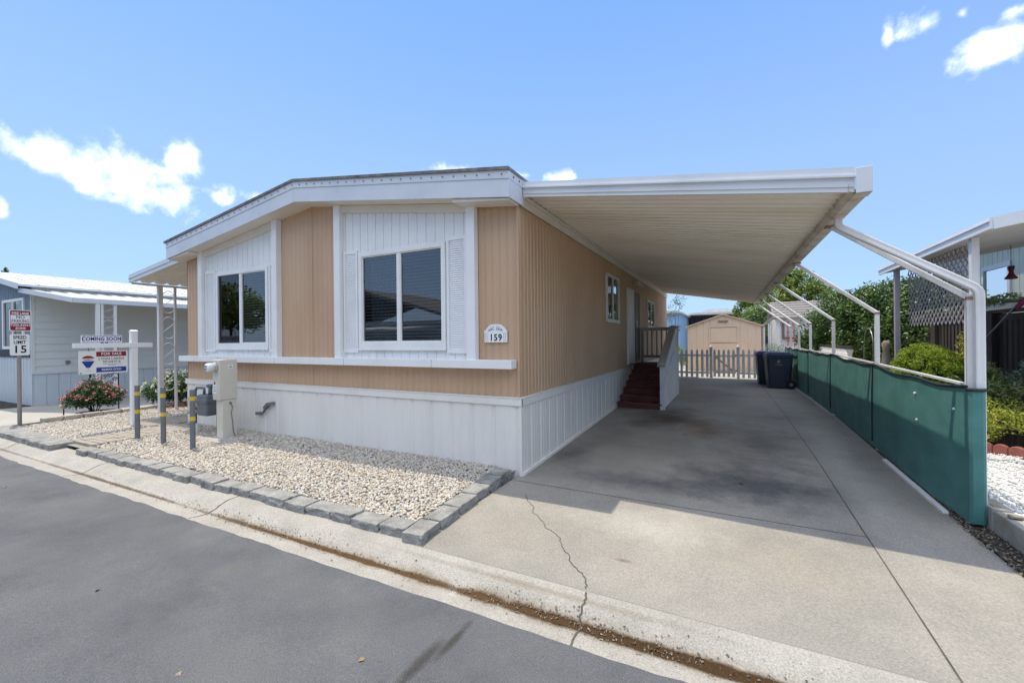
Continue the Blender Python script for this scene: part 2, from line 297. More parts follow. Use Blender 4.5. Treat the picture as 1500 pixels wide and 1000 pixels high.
# ------------------------------------------------------------------ mesh building
ORIG = {}
class MB:
    def __init__(s):
        s.v, s.f, s.mi, s.cur = [], [], [], 0
    def mat(s, i):
        s.cur = i; return s
    def add(s, vs, fs):
        b = len(s.v); s.v.extend([tuple(p) for p in vs])
        for f in fs:
            s.f.append([b + i for i in f]); s.mi.append(s.cur)
        return s
    def box(s, x0, x1, y0, y1, z0, z1):
        x0, x1 = min(x0, x1), max(x0, x1); y0, y1 = min(y0, y1), max(y0, y1); z0, z1 = min(z0, z1), max(z0, z1)
        return s.add([(x0, y0, z0), (x1, y0, z0), (x1, y1, z0), (x0, y1, z0), (x0, y0, z1), (x1, y0, z1), (x1, y1, z1), (x0, y1, z1)],
                     [(0, 3, 2, 1), (4, 5, 6, 7), (0, 1, 5, 4), (1, 2, 6, 5), (2, 3, 7, 6), (3, 0, 4, 7)])
    def bar(s, a, b, w, h, up=(0, 0, 1), w2=None, h2=None):
        a, b = Vector(a), Vector(b); d = (b - a).normalized(); u = Vector(up)
        if abs(d.dot(u)) > .98: u = Vector((0, 1, 0))
        x = d.cross(u).normalized(); z = x.cross(d).normalized()
        vs = []
        for p, ww, hh in ((a, w, h), (b, w2 or w, h2 or h)):
            for sx, sz in ((-1, -1), (1, -1), (1, 1), (-1, 1)):
                vs.append(p + x * ww / 2 * sx + z * hh / 2 * sz)
        return s.add(vs, [(0, 1, 2, 3), (7, 6, 5, 4), (0, 4, 5, 1), (1, 5, 6, 2), (2, 6, 7, 3), (3, 7, 4, 0)])
    def tube(s, pts, r, n=10, cap=True):
        pts = [Vector(p) for p in pts]; rs = r if isinstance(r, (list, tuple)) else [r] * len(pts)
        rings = []; prev = None
        for i, p in enumerate(pts):
            d = (pts[min(i + 1, len(pts) - 1)] - pts[max(i - 1, 0)]).normalized()
            if prev is None:
                u = Vector((0, 0, 1)) if abs(d.z) < .9 else Vector((1, 0, 0))
                x = d.cross(u).normalized()
            else:
                x = (prev - d * prev.dot(d)).normalized()
            prev = x; y = d.cross(x)
            rings.append([p + (x * math.cos(2 * math.pi * k / n) + y * math.sin(2 * math.pi * k / n)) * rs[i] for k in range(n)])
        vs = [q for ring in rings for q in ring]; fs = []
        for i in range(len(rings) - 1):
            for k in range(n):
                fs.append((i * n + k, i * n + (k + 1) % n, (i + 1) * n + (k + 1) % n, (i + 1) * n + k))
        if cap:
            fs.append(tuple(range(n - 1, -1, -1))); fs.append(tuple((len(rings) - 1) * n + k for k in range(n)))
        return s.add(vs, fs)
    def prism(s, poly, axis, a, b):
        """polygon in the plane across axis ('x': (y,z), 'y': (x,z), 'z': (x,y)) extruded from a to b"""
        def P(p, t):
            return {'x': (t, p[0], p[1]), 'y': (p[0], t, p[1]), 'z': (p[0], p[1], t)}[axis]
        n = len(poly)
        vs = [P(p, a) for p in poly] + [P(p, b) for p in poly]
        fs = [tuple(range(n)), tuple(range(2 * n - 1, n - 1, -1))] + [(i, i + n, (i + 1) % n + n, (i + 1) % n) for i in range(n)]
        return s.add(vs, fs)
    def quad(s, a, b, c, d):
        return s.add([a, b, c, d], [(0, 1, 2, 3)])
    def slats(s, x0, x1, y, z0, z1, n, depth=.02, thick=.006, slope=.6, axis='x'):
        """n tilted thin boards between z0 and z1, in a plane facing -Y (axis x) or +X (axis y)"""
        p = (z1 - z0) / n
        for i in range(n):
            zc = z0 + p * (i + .5); dz = p * slope
            if axis == 'x':
                q = [(x0, y - depth / 2, zc - dz / 2), (x1, y - depth / 2, zc - dz / 2), (x1, y + depth / 2, zc + dz / 2), (x0, y + depth / 2, zc + dz / 2)]
                o = (0, 0, thick)
            else:
                q = [(y + depth / 2, x0, zc - dz / 2), (y + depth / 2, x1, zc - dz / 2), (y - depth / 2, x1, zc + dz / 2), (y - depth / 2, x0, zc + dz / 2)]
                o = (0, 0, thick)
            vs = q + [(a + o[0], b + o[1], c + o[2]) for a, b, c in q]
            s.add(vs, [(0, 1, 2, 3), (7, 6, 5, 4), (0, 4, 5, 1), (1, 5, 6, 2), (2, 6, 7, 3), (3, 7, 4, 0)])
        return s
    def text(s, body, size, origin, xd, yd, align='CENTER', sx=1.0, off=0.0, ext=0.0015, space=1.0):
        cu = bpy.data.curves.new('lettering', 'FONT'); cu.body = body; cu.size = size; cu.align_x = align; cu.align_y = 'CENTER'
        cu.offset = off; cu.extrude = ext; cu.space_character = space; cu.resolution_u = 3
        o = bpy.data.objects.new('lettering', cu); C.objects.link(o)
        dg = bpy.context.evaluated_depsgraph_get()
        me = bpy.data.meshes.new_from_object(o.evaluated_get(dg))
        xd, yd = Vector(xd), Vector(yd); zd = xd.cross(yd); og = Vector(origin)
        vs = [og + xd * p.co.x * sx + yd * p.co.y + zd * p.co.z for p in me.vertices]
        s.add(vs, [tuple(p.vertices) for p in me.polygons])
        bpy.data.objects.remove(o); bpy.data.meshes.remove(me); bpy.data.curves.remove(cu)
        return s
    def build(s, name, mats, parent=None, smooth=False, bevel=0.0, seg=2, norm=True):
        me = bpy.data.meshes.new(name)
        o0 = Vector((0, 0, 0))
        if parent is not None:
            o0 = Vector(ORIG.get(parent.name, (0, 0, 0)))
        me.from_pydata([(x - o0.x, y - o0.y, z - o0.z) for x, y, z in s.v], [], s.f)
        mats = mats if isinstance(mats, (list, tuple)) else [mats]
        for m in mats: me.materials.append(M[m] if isinstance(m, str) else m)
        me.polygons.foreach_set('material_index', s.mi)
        if norm:
            bm = bmesh.new(); bm.from_mesh(me); bmesh.ops.recalc_face_normals(bm, faces=bm.faces); bm.to_mesh(me); bm.free()
        if smooth:
            me.polygons.foreach_set('use_smooth', [True] * len(me.polygons))
        o = bpy.data.objects.new(name, me); C.objects.link(o)
        if parent is not None:
            o.parent = parent; ORIG[o.name] = tuple(o0)
        if bevel > 0:
            md = o.modifiers.new('bevel', 'BEVEL'); md.width = bevel; md.segments = seg; md.limit_method = 'ANGLE'; md.angle_limit = R(40)
        return o

def thing(name, label, cat, loc=(0, 0, 0), group=None):
    o = bpy.data.objects.new(name, None); C.objects.link(o); o.location = loc; o.empty_display_size = .2
    ORIG[o.name] = tuple(loc); o['label'] = label; o['category'] = cat
    if group: o['group'] = group
    return o
def tag(o, label, cat, group=None, kind=None):
    if label: o['label'] = label
    if cat: o['category'] = cat
    if group: o['group'] = group
    if kind: o['kind'] = kind
    return o
def struct(o, label=None):
    o['kind'] = 'structure'
    if label: o['label'] = label
    return o
def dup(root, loc, label=None):
    r = root.copy(); C.objects.link(r); r.location = loc
    if label: r['label'] = label
    for ch in list(root.children):
        c = ch.copy(); C.objects.link(c); c.parent = r
        for g in ch.children:
            d = g.copy(); C.objects.link(d); d.parent = c
    return r

def fast_mesh(name, verts, faces, mats, parent=None, smooth=False, mi=None):
    """verts (n,3), faces (m,k) numpy, all faces of one size"""
    me = bpy.data.meshes.new(name)
    o0 = np.array(ORIG.get(parent.name, (0, 0, 0)) if parent is not None else (0, 0, 0))
    verts = np.asarray(verts, dtype=np.float64) - o0
    k = faces.shape[1]; nf = len(faces)
    me.vertices.add(len(verts)); me.vertices.foreach_set('co', verts.ravel())
    me.loops.add(nf * k); me.loops.foreach_set('vertex_index', faces.ravel().astype(np.int32))
    me.polygons.add(nf)
    me.polygons.foreach_set('loop_start', np.arange(0, nf * k, k, dtype=np.int32))
    for m in (mats if isinstance(mats, (list, tuple)) else [mats]): me.materials.append(M[m])
    if mi is not None: me.polygons.foreach_set('material_index', mi.astype(np.int32))
    me.update(calc_edges=True)
    if smooth: me.polygons.foreach_set('use_smooth', np.ones(nf, dtype=bool))
    me.validate()
    o = bpy.data.objects.new(name, me); C.objects.link(o)
    if parent is not None:
        o.parent = parent; ORIG[o.name] = tuple(o0)
    return o

def rand_dirs(n):
    v = RNG.normal(size=(n, 3)); return v / np.linalg.norm(v, axis=1)[:, None]

def leaf_cards(centers, size, aspect=0.5, up=0.3, normals=None, bend=0.25):
    """six-vertex folded leaves at the given centres -> verts, faces (quads, two per leaf)"""
    n = len(centers)
    a = rand_dirs(n); a[:, 2] *= .7
    if normals is not None: a = a * .8 + normals * .6
    a /= np.linalg.norm(a, axis=1)[:, None]
    nn = rand_dirs(n); nn[:, 2] += up
    if normals is not None: nn = nn * .7 + normals * .9
    b = np.cross(nn, a); b /= np.linalg.norm(b, axis=1)[:, None] + 1e-9
    c = np.cross(a, b)
    L = (size * RNG.uniform(.65, 1.35, n))[:, None]; W = L * aspect
    p0 = centers - a * L * .5; p3 = centers + a * L * .5 - c * L * .1
    l1 = centers - a * L * .08 - b * W * .5 + c * L * bend * .4
    r1 = centers - a * L * .08 + b * W * .5 + c * L * bend * .4
    mid = centers - a * L * .02
    vs = np.stack([p0, r1, p3, l1, mid], 1).reshape(-1, 3)
    base = (np.arange(n) * 5)[:, None]
    f = np.concatenate([base + np.array([[0, 1, 2, 4]]), base + np.array([[0, 4, 2, 3]])], 0)
    return vs, f

def clump_points(blobs, n, shell=0.55, clump=0.0, nclump=40):
    """points in the outer part of ellipsoid blobs (cx,cy,cz,rx,ry,rz), gathered in clumps"""
    w = np.array([b[3] * b[4] + b[4] * b[5] + b[3] * b[5] for b in blobs]); w = w / w.sum()
    idx = RNG.choice(len(blobs), n, p=w); B = np.array(blobs)[idx]
    d = rand_dirs(n); rad = shell + (1 - shell) * RNG.random(n) ** .6
    if clump > 0:
        cen = rand_dirs(nclump * len(blobs)).reshape(len(blobs), nclump, 3)
        j = RNG.integers(0, nclump, n)
        d2 = cen[idx, j] + RNG.normal(size=(n, 3)) * clump
        d2 /= np.linalg.norm(d2, axis=1)[:, None]
        rr = (0.75 + 0.3 * ((j * 7919 % 97) / 97.0)); d = d2; rad = rad * rr
    p = B[:, :3] + d * rad[:, None] * B[:, 3:6]
    return p, d

def foliage(name, blobs, n, size, mat, parent=None, shell=.55, clump=.28, nclump=30, aspect=.5, zmin=None, up=.3):
    p, d = clump_points(blobs, n, shell, clump, nclump)
    if zmin is not None:
        k = p[:, 2] > zmin; p, d = p[k], d[k]
    v, f = leaf_cards(p, size, aspect, up, d)
    return fast_mesh(name, v, f, mat, parent)

def ribbed(mb, axis, const, s0, s1, zb, zt, period, profile, outs, holes=(), s_off=0.0):
    """a ribbed sheet wall. axis 'x': lies along X at y=const; 'y': along Y at x=const.
    profile: (fraction of period, depth outwards); zb/zt: number or function of s; outs: +1/-1 outward sign"""
    fn = lambda q: q if callable(q) else (lambda s_, q=q: q)
    zb, zt = fn(zb), fn(zt)
    def depth(s_):
        f = ((s_ - s_off) / period) % 1.0
        pr = profile + [(1 + profile[0][0], profile[0][1])]
        if f < pr[0][0]: f += 1
        for (a, da), (b, db) in zip(pr[:-1], pr[1:]):
            if a <= f <= b: return da + (db - da) * (f - a) / max(b - a, 1e-9)
        return pr[0][1]
    br = {round(s0, 5), round(s1, 5)}
    k = math.floor((s0 - s_off) / period) - 1
    while s_off + k * period < s1:
        for fr, _ in profile:
            q = s_off + (k + fr) * period
            if s0 < q < s1: br.add(round(q, 5))
        k += 1
    for h in holes:
        for q in (h[0], h[1]):
            if s0 < q < s1: br.add(round(q, 5))
    br = sorted(br)
    pt = (lambda s_, d, z: (s_, const + outs * d, z)) if axis == 'x' else (lambda s_, d, z: (const + outs * d, s_, z))
    for a, b in zip(br[:-1], br[1:]):
        if b - a < 1e-4: continue
        m = (a + b) / 2; cuts = sorted([(h[2], h[3]) for h in holes if h[0] < m < h[1]])
        za, z_b = zb(a), zb(b); lo = (za, z_b); segs = []
        for c0, c1 in cuts:
            segs.append((lo, (c0, c0))); lo = (c1, c1)
        segs.append((lo, (zt(a), zt(b))))
        da, db = depth(a + 1e-6), depth(b - 1e-6)
        for (l0, l1), (h0, h1) in segs:
            mb.quad(pt(a, da, l0), pt(b, db, l1), pt(b, db, h1), pt(a, da, h0))
    return mb

def gz(y):
    return 0.0 if y <= 0 else min(.14, .14 * y / 5.0)

# ------------------------------------------------------------------ ground
g = MB()
g.quad((-400, -400, -.16), (400, -400, -.16), (400, 400, -.16), (-400, 400, -.16))
struct(g.build('ground', 'earth'))
g = MB()
ys = [-9.4, -8, -6, -4.6, -3.4, -2.8]
n = 60
for j in range(len(ys) - 1):
    for i in range(n):
        xa, xb = -60 + i * 2, -58 + i * 2
        z = lambda y: -.055 + .03 * max(0, (y + 2.36) / -2.2) if y > -4.6 else -.025 - .03 * (-(y + 4.6)) / 4.8
        g.quad((xa, ys[j], z(ys[j])), (xb, ys[j], z(ys[j])), (xb, ys[j + 1], z(ys[j + 1])), (xa, ys[j + 1], z(ys[j + 1])))
# wavy edge of the asphalt against the gutter
xs = np.arange(-60, 60.01, .12)
ed = -2.375 + .005 * np.sin(xs * 3.1) + .004 * np.sin(xs * 9.7 + 1) + RNG.normal(size=len(xs)) * .005
for a, b, ya, yb in zip(xs[:-1], xs[1:], ed[:-1], ed[1:]):
    g.quad((a, -2.8, -.049), (b, -2.8, -.049), (b, yb, -.0535), (a, ya, -.0535))
g.mat(1)
rz = lambda y: (-.055 + .03 * max(0, (y + 2.36) / -2.2)) if y < -2.8 else -.049
def wander(p, q, n, amp):
    return [(p[0] + (q[0] - p[0]) * k / n + random.uniform(-amp, amp), p[1] + (q[1] - p[1]) * k / n + random.uniform(-amp, amp)) for k in range(n + 1)]
for p, q, n_ in (((-6.0, -2.5), (-6.9, -4.4), 60), ((-9.5, -2.5), (-10.6, -4.6), 60)):
    for a_, b_ in [(0, n_)]:
        pts_ = wander(p, q, n_, .014)
        for (x0, y0), (x1, y1) in zip(pts_[:-1], pts_[1:]):
            d = Vector((x1 - x0, y1 - y0)).normalized(); w_ = random.uniform(.001, .003); nx, ny = -d.y * w_, d.x * w_
            g.quad((x0 - nx, y0 - ny, rz(y0) + .004), (x1 - nx, y1 - ny, rz(y1) + .004), (x1 + nx, y1 + ny, rz(y1) + .004), (x0 + nx, y0 + ny, rz(y0) + .004))
struct(g.build('asphalt_road', ['asphalt', 'asphaltcrack'], norm=False))

g = MB()
prof = [(-2.46, -.058), (-2.34, -.060), (-2.25, -.072), (-2.19, -.074), (-2.13, -.060), (-2.06, -.026), (-2.0, -.006), (-1.93, .0), (-1.80, .002)]
xs = np.arange(-60, 60.1, .5)
for a, b in zip(xs[:-1], xs[1:]):
    for (y0, z0), (y1, z1) in zip(prof[:-1], prof[1:]):
        g.quad((a, y0, z0), (b, y0, z0), (b, y1, z1), (a, y1, z1))
g.mat(1)
def strip(mb, pts, w, dz=.003, zf=None):
    for (x0, y0), (x1, y1) in zip(pts[:-1], pts[1:]):
        d = Vector((x1 - x0, y1 - y0)).normalized(); nx, ny = -d.y * w / 2, d.x * w / 2
        z0, z1 = (zf(y0) + dz, zf(y1) + dz)
        mb.quad((x0 - nx, y0 - ny, z0), (x1 - nx, y1 - ny, z1), (x1 + nx, y1 + ny, z1), (x0 + nx, y0 + ny, z0))
def gutz(y):
    for (y0, z0), (y1, z1) in zip(prof[:-1], prof[1:]):
        if y0 <= y <= y1: return z0 + (z1 - z0) * (y - y0) / (y1 - y0)
    return prof[0][1] if y < prof[0][0] else prof[-1][1]
for jx in (-11.5, -8.4, -5.4, -2.43, 4.6, 7.6):
    strip(g, [(jx, y) for y in (-2.37, -2.25, -2.19, -2.13, -2.06, -2.0, -1.84)], .014, .003, gutz)
gc = [(1.47, -2.385), (1.455, -2.25), (1.462, -2.19), (1.44, -2.13), (1.43, -2.06), (1.435, -2.0), (1.41, -1.925)]
gcp = []
for p, q in zip(gc[:-1], gc[1:]):
    for t_ in range(4): gcp.append((p[0] + (q[0] - p[0]) * t_ / 4 + random.uniform(-.007, .007), p[1] + (q[1] - p[1]) * t_ / 4))
strip(g, gcp, .012, .003, gutz)
struct(g.build('gutter', ['gutterpan', 'concdark'], norm=False))

g = MB()
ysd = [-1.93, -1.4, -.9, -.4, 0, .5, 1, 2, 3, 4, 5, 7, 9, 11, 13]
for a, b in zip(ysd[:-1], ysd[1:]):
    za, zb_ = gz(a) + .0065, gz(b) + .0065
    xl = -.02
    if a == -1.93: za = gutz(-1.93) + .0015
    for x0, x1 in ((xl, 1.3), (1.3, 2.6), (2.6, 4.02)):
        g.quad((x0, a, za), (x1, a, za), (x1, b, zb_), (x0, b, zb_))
g.mat(1)
zfd = lambda y: gz(y) + .0065
strip(g, [(3.225, -1.93), (3.247, -.33), (3.25, 0), (3.25, 1.73), (3.23, 3.2), (3.20, 5), (3.16, 8), (3.12, 12.9)], .009, .003, zfd)
for (x0, y0), (x1, y1) in (((0, -.185), (1.2, -.20)), ((1.2, -.20), (3.24, -.22)), ((0, 1.80), (3.25, 1.72)), ((0, 4.75), (3.20, 4.70)), ((1.1, 7.9), (3.16, 7.9)), ((1.1, 10.6), (3.14, 10.6))):
    strip(g, [(x0 + (x1 - x0) * t / 6, y0 + (y1 - y0) * t / 6) for t in range(7)], .007, .003, zfd)
# the long crack, wandering
ck = [(0.33, -.55), (0.40, -.66), (.53, -.80), (.60, -.95), (.70, -1.03), (.80, -1.13), (.835, -1.205), (.93, -1.25), (1.008, -1.332), (1.07, -1.46), (1.161, -1.54), (1.20, -1.64), (1.295, -1.72), (1.36, -1.79), (1.40, -1.87), (1.41, -1.93)]
cp = []
for p, q in zip(ck[:-1], ck[1:]):
    for t in range(4):
        cp.append((p[0] + (q[0] - p[0]) * t / 4 + random.uniform(-.009, .009), p[1] + (q[1] - p[1]) * t / 4 + random.uniform(-.009, .009)))
strip(g, cp, .006, .003, zfd)
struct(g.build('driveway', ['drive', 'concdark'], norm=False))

g = MB()
g.quad((-1.5, 13.0, .13), (6, 13.0, .13), (6, 40, .13), (-1.5, 40, .13))
struct(g.build('yard_path', 'conc_far'))
# neighbour's driveway and patio on the left
g = MB()
g.quad((-40, -1.82, -.004), (-10.62, -1.82, -.004), (-10.9, 14, .03), (-40, 14, .03))
struct(g.build('side_driveway', 'conc_far'))
g = MB()
g.quad((-10.72, -1.80, .012), (-9.98, -1.80, .012), (-9.98, 8, .04), (-10.85, 8, .04))
g.quad((-17.5, -1.1, .010), (-14.5, -1.1, .010), (-14.3, -.2, .014), (-17.5, -.2, .014))
struct(g.build('planting_soil', 'soil'))

# gravel bed base
g = MB()
g.quad((-10.0, -1.80, .05), (-.2, -1.80, .05), (-.05, .0, .065), (-10.0, .0, .065))
g.quad((-10.1, 0, .065), (-7.3, 0, .065), (-7.3, 5, .07), (-10.2, 5, .07))
struct(g.build('gravel_bed_ground', 'gravelbase'))

# brick path: separate pavers set flush with the stones
def in_path(x, y):
    return -7.32 < x < -6.44 and y < -.18 or -8.2 < x <= -7.2 and -.62 < y or -7.32 < x < -6.44 and y < -.1
g = MB()
def paver(x0, x1, y0, y1):
    j = .006
    h = random.uniform(-.004, .004)
    g.box(x0 + j, x1 - j, y0 + j, y1 - j, .03, .098 + h)
row = 0; y = -1.72
while y < -.25:
    x = -7.30 - (.1 if row % 2 else 0)
    while x < -6.46:
        paver(max(x, -7.30), min(x + .2, -6.46), y, y + .1); x += .2
    y += .1; row += 1
row = 0; y = -.6
while y < 4.6:
    x = -8.15 - (.1 if row % 2 else 0)
    while x < -7.33:
        paver(max(x, -8.15), min(x + .2, -7.33), y, y + .1); x += .2
    y += .1; row += 1
struct(g.build('brick_path', 'brick', bevel=.006, seg=1))

# loose white rock, far too many to count
def stones(name, areas, per, rmin, rmax, mat, zf, skip=None, flat=.6):
    bm = bmesh.new(); bmesh.ops.create_icosphere(bm, subdivisions=1, radius=1.0)
    bv = np.array([v.co[:] for v in bm.verts]); bf = np.array([[v.index for v in f.verts] for f in bm.faces]); bm.free()
    P = []
    for (x0, x1, y0, y1) in areas:
        k = int((x1 - x0) * (y1 - y0) * per)
        P.append(np.stack([RNG.uniform(x0, x1, k), RNG.uniform(y0, y1, k)], 1))
    P = np.concatenate(P)
    if skip is not None: P = P[np.array([not skip(a, b) for a, b in P])]
    k = len(P)
    sc = RNG.uniform(rmin, rmax, k)[:, None] * np.stack([RNG.uniform(.8, 1.45, k), RNG.uniform(.7, 1.1, k), RNG.uniform(.45, .85, k) * flat / .6], 1)
    var = 1 + RNG.uniform(-.22, .22, (k, len(bv)))
    V = bv[None] * var[:, :, None] * sc[:, None, :]
    an = RNG.uniform(0, 2 * np.pi, k); ti = RNG.normal(0, .35, k)
    ca, sa, ct, st = np.cos(an), np.sin(an), np.cos(ti), np.sin(ti)
    x, y, z = V[..., 0], V[..., 1], V[..., 2]
    y, z = y * ct[:, None] - z * st[:, None], y * st[:, None] + z * ct[:, None]
    x, y = x * ca[:, None] - y * sa[:, None], x * sa[:, None] + y * ca[:, None]
    V = np.stack([x, y, z], 2)
    Z = np.array([zf(a, b) for a, b in P]) + RNG.uniform(-.012, .014, k)
    V += np.stack([P[:, 0], P[:, 1], Z], 1)[:, None, :]
    F = bf[None] + (np.arange(k) * len(bv))[:, None, None]
    return fast_mesh(name, V.reshape(-1, 3), F.reshape(-1, 3), mat, smooth=True)

bedz = lambda x, y: .068 + .016 * min(1, max(0, (y + 1.7) / 1.5)) + .008 * math.sin(x * 2.1) * math.cos(y * 3 + x)
o = stones('white_rock_gravel', [(-9.9, -.165, -1.70, -.02), (-9.95, -7.3, -.02, 1.6)], 3400, .009, .019, 'stone', bedz, lambda x, y: in_path(x, y) or x > -.165 - .057 * (y + 1.93))
tag(o, 'white and cream river rock spread over the bed before the house', 'gravel', kind='stuff')

# right neighbour's raised lot of white chips
RZ = .20
g = MB()
g.box(4.25, 40, -1.66, 22, -.12, RZ - .02)
struct(g.build('raised_yard_ground', 'whitebase'))
o = stones('white_chip_gravel', [(4.28, 6.2, -.9, 3.1)], 1300, .008, .018, 'stonewhite', lambda x, y: RZ - .01)
tag(o, 'bright white marble chips covering the raised yard beside the green screen', 'gravel', kind='stuff')
g = MB()
g.quad((4.02, -1.8, .006), (4.3, -1.8, .006), (4.3, 14, .13), (4.02, 14, .13))
struct(g.build('planting_soil', 'soil'))
# low cracked curb wall holding the chips
t = thing('curb_wall', 'low grey concrete curb holding back the white chips at the driveway edge', 'curb', (4.2, -.5, 0))
m_ = MB()
m_.box(4.17, 14, -1.78, -1.655, -.05, RZ + .012)
yy = -1.65
while yy < .62:
    L = random.uniform(.5, .8); y1 = min(yy + L, .62)
    k = random.uniform(-.012, .012)
    m_.box(4.17 + k, 4.30 + k, yy + .004, y1 - .004, -.05, RZ + random.uniform(.0, .02)); yy = y1
m_.build('curb_stone', 'curb', t, bevel=.012)
m_ = MB()
for _ in range(9):
    yy = random.uniform(-1.3, .5); m_.box(4.20, 4.20 + random.uniform(.05, .09), yy, yy + random.uniform(.04, .12), RZ + .012, RZ + random.uniform(.026, .036))
m_.build('mortar_chips', 'earth', t, bevel=.006)

# litter in the dirt strip and in the gutter
def litter(name, pts, size, mat):
    v, f = leaf_cards(np.array(pts), size, .55, 2.0)
    return fast_mesh(name, v, f, mat)
pts = [(random.uniform(4.0, 4.19), random.uniform(-1.7, 1.2), .012 + random.uniform(0, .02)) for _ in range(1500)]
tag(litter('leaf_litter', pts, .028, 'litter'), 'dry brown litter and crumbs in the dirt strip beside the curb', 'leaf litter', kind='stuff')
pts = []
for _ in range(900):
    x = random.choice([random.gauss(-1.6, .8), random.gauss(1.5, .5), random.uniform(-5, 4)]); yv = random.gauss(-2.17, .045)
    pts.append((x, yv, gutz(yv) + .006))
tag(litter('gutter_debris', pts, .016, 'litter'), 'small brown crumbs and gravel washed along the gutter', 'debris', kind='stuff')
pts = [(random.uniform(.2, 3.8), random.uniform(.3, 8), 0) for _ in range(26)] + [(random.uniform(-6, 3), random.uniform(-3.9, -2.6), 0) for _ in range(9)]
pts = [(x, yv, (gz(yv) + .014) if yv > 0 else -.042) for x, yv, _ in pts]
tag(litter('fallen_leaves', pts, .045, 'dryleaf'), 'single dry leaves dropped on the driveway and road', 'fallen leaves', kind='stuff')

# edging blocks round the gravel
def block(x, y, z, lx, ly, h, mat, label, group, rot=0.0):
    m_ = MB(); j = lambda a: a + random.uniform(-.007, .007)
    ca, sa = math.cos(rot), math.sin(rot)
    nx, ny = 5, 4
    vs = []; fs = []
    def surfz(u, v): return h + random.uniform(-.003, .003)
    bx = MB(); bx.box(-lx / 2, lx / 2, -ly / 2, ly / 2, -.04, h)
    bm = bmesh.new()
    for q in bx.v: bm.verts.new(q)
    bm.verts.ensure_lookup_table()
    for f in bx.f: bm.faces.new([bm.verts[i] for i in f])
    bmesh.ops.subdivide_edges(bm, edges=bm.edges[:], cuts=4, use_grid_fill=True)
    for v in bm.verts:
        side = abs(v.co.y + ly / 2) < .001 or abs(v.co.x - lx / 2) < .001
        a = .010 if side and v.co.z < h - .001 else .003
        v.co += Vector((random.uniform(-a, a), random.uniform(-a, a), random.uniform(-a, a)))
    for v in bm.verts: v.co = Vector((v.co.x * ca - v.co.y * sa + x, v.co.x * sa + v.co.y * ca + y, v.co.z + z))
    bm.verts.index_update()
    m_.add([v.co[:] for v in bm.verts], [[v.index for v in f.verts] for f in bm.faces]); bm.free()
    o = bpy.data.objects.new
    ob = m_.build('edging_block', mat, None, bevel=.010, seg=2)
    return tag(ob, label, 'block', group)
lab = 'grey split faced block in the row edging the gravel along the gutter'
x = -.16
k = 0
while x > -6.25:
    w = random.choice([.27, .30, .33]) if k else .28
    block(x - w / 2, -1.80 + random.uniform(-.02, .02), .0, w - .018, .185, .080 + random.uniform(-.010, .010), 'block', lab, 'grey blocks edging the gravel along the gutter', random.uniform(-.05, .05))
    x -= w; k += 1
x = -7.12
while x > -9.8:
    w = random.uniform(.42, .55)
    block(x - w / 2, -1.83, .0, w - .006, .32, .085, 'block', 'long flat grey slab edging the gravel between brick path and street sign', 'long grey slabs beside the street sign', random.uniform(-.01, .01))
    x -= w
y = -1.93
labs = ['grey corner block at the near end of the driveway edging', 'grey driveway edging block next to the corner block', 'long grey block midway along the driveway side of the gravel', 'grey driveway edging block half in the roof shadow', 'grey shaded block in the driveway edging, next to last before the house', 'shaded grey block touching the house skirt corner']
for i in range(6):
    L = [.30, .33, .34, .31, .30, .26][i]
    block([-.06, -.075, -.10, -.13, -.15, -.17][i], y + L / 2, .0, L - .018, .19, .082 + .004 * i, 'block', labs[i], 'grey blocks edging the driveway side', R(90) + [.10, .06, .03, .02, .03, -.02][i])
    y += L
lab2 = 'small tan block in the row between the gravel and the flower bush soil'
for i in range(17):
    yv = -1.15 + i * .315
    block(-10.0 - .02 * math.sin(i), yv, .02, .29, .15, .15, 'blocktan', lab2, 'tan blocks edging the gravel beside the flower bushes', R(90) + random.uniform(-.06, .06))

# ------------------------------------------------------------------ the mobile home
W = 7.30; XM = -W / 2; LEN = 13.6; ZS = .93
eave = lambda x: 3.275 + (3.785 - 3.275) * (1 - abs(x - XM) / (W / 2))
H0 = thing('mobile_home', 'tan and white mobile home with ribbed siding, white skirt and shallow gable roof', 'mobile home', (0, 0, 0))
WINS = [(-6.26, -4.73, 1.53, 2.945), (-2.605, -1.05, 1.53, 2.945)]
SW = [(4.09, 5.16, 2.0, 3.0), (8.95, 10.25, 1.98, 2.83)]
tanprof = [(0, 0), (.30, -.001), (.42, -.0095), (.58, -.0095), (.70, -.001)]
wbays = [(-6.62, -4.52), (-2.93, -.68)]
m_ = MB()
for a, b in ((-W, -6.74), (-4.40, -3.05), (-.56, 0)):
    ribbed(m_, 'x', 0, a, b, 1.35, eave, .105, tanprof, -1)
ribbed(m_, 'x', 0, -W, 0, ZS, 1.36, .105, tanprof, -1)
ribbed(m_, 'y', 0, 0, LEN, ZS, 3.275, .105, tanprof, 1, [(a + .02, b - .02, c + .02, d - .02) for a, b, c, d in SW] + [(6.08, 6.80, 1.0, 2.88)])
ribbed(m_, 'y', -W, 0, LEN, ZS, 3.275, .105, tanprof, -1)
ribbed(m_, 'x', LEN, -W, 0, ZS, eave, .105, tanprof, 1)
m_.mat(0)
m_.box(-.012, .014, -.014, .012, ZS, 3.27)           # corner trim
m_.box(XM - .006, XM + .006, -.006, .004, ZS, 3.78)  # seam batten
m_.build('wall', 'tan', H0, norm=False)
# inside of the front room: floor and back wall so one looks into a room, not through the house
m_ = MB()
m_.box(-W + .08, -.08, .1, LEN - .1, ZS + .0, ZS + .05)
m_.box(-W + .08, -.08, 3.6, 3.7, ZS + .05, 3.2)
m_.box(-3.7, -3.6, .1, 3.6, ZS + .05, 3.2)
m_.build('room_lining', 'inside', H0)
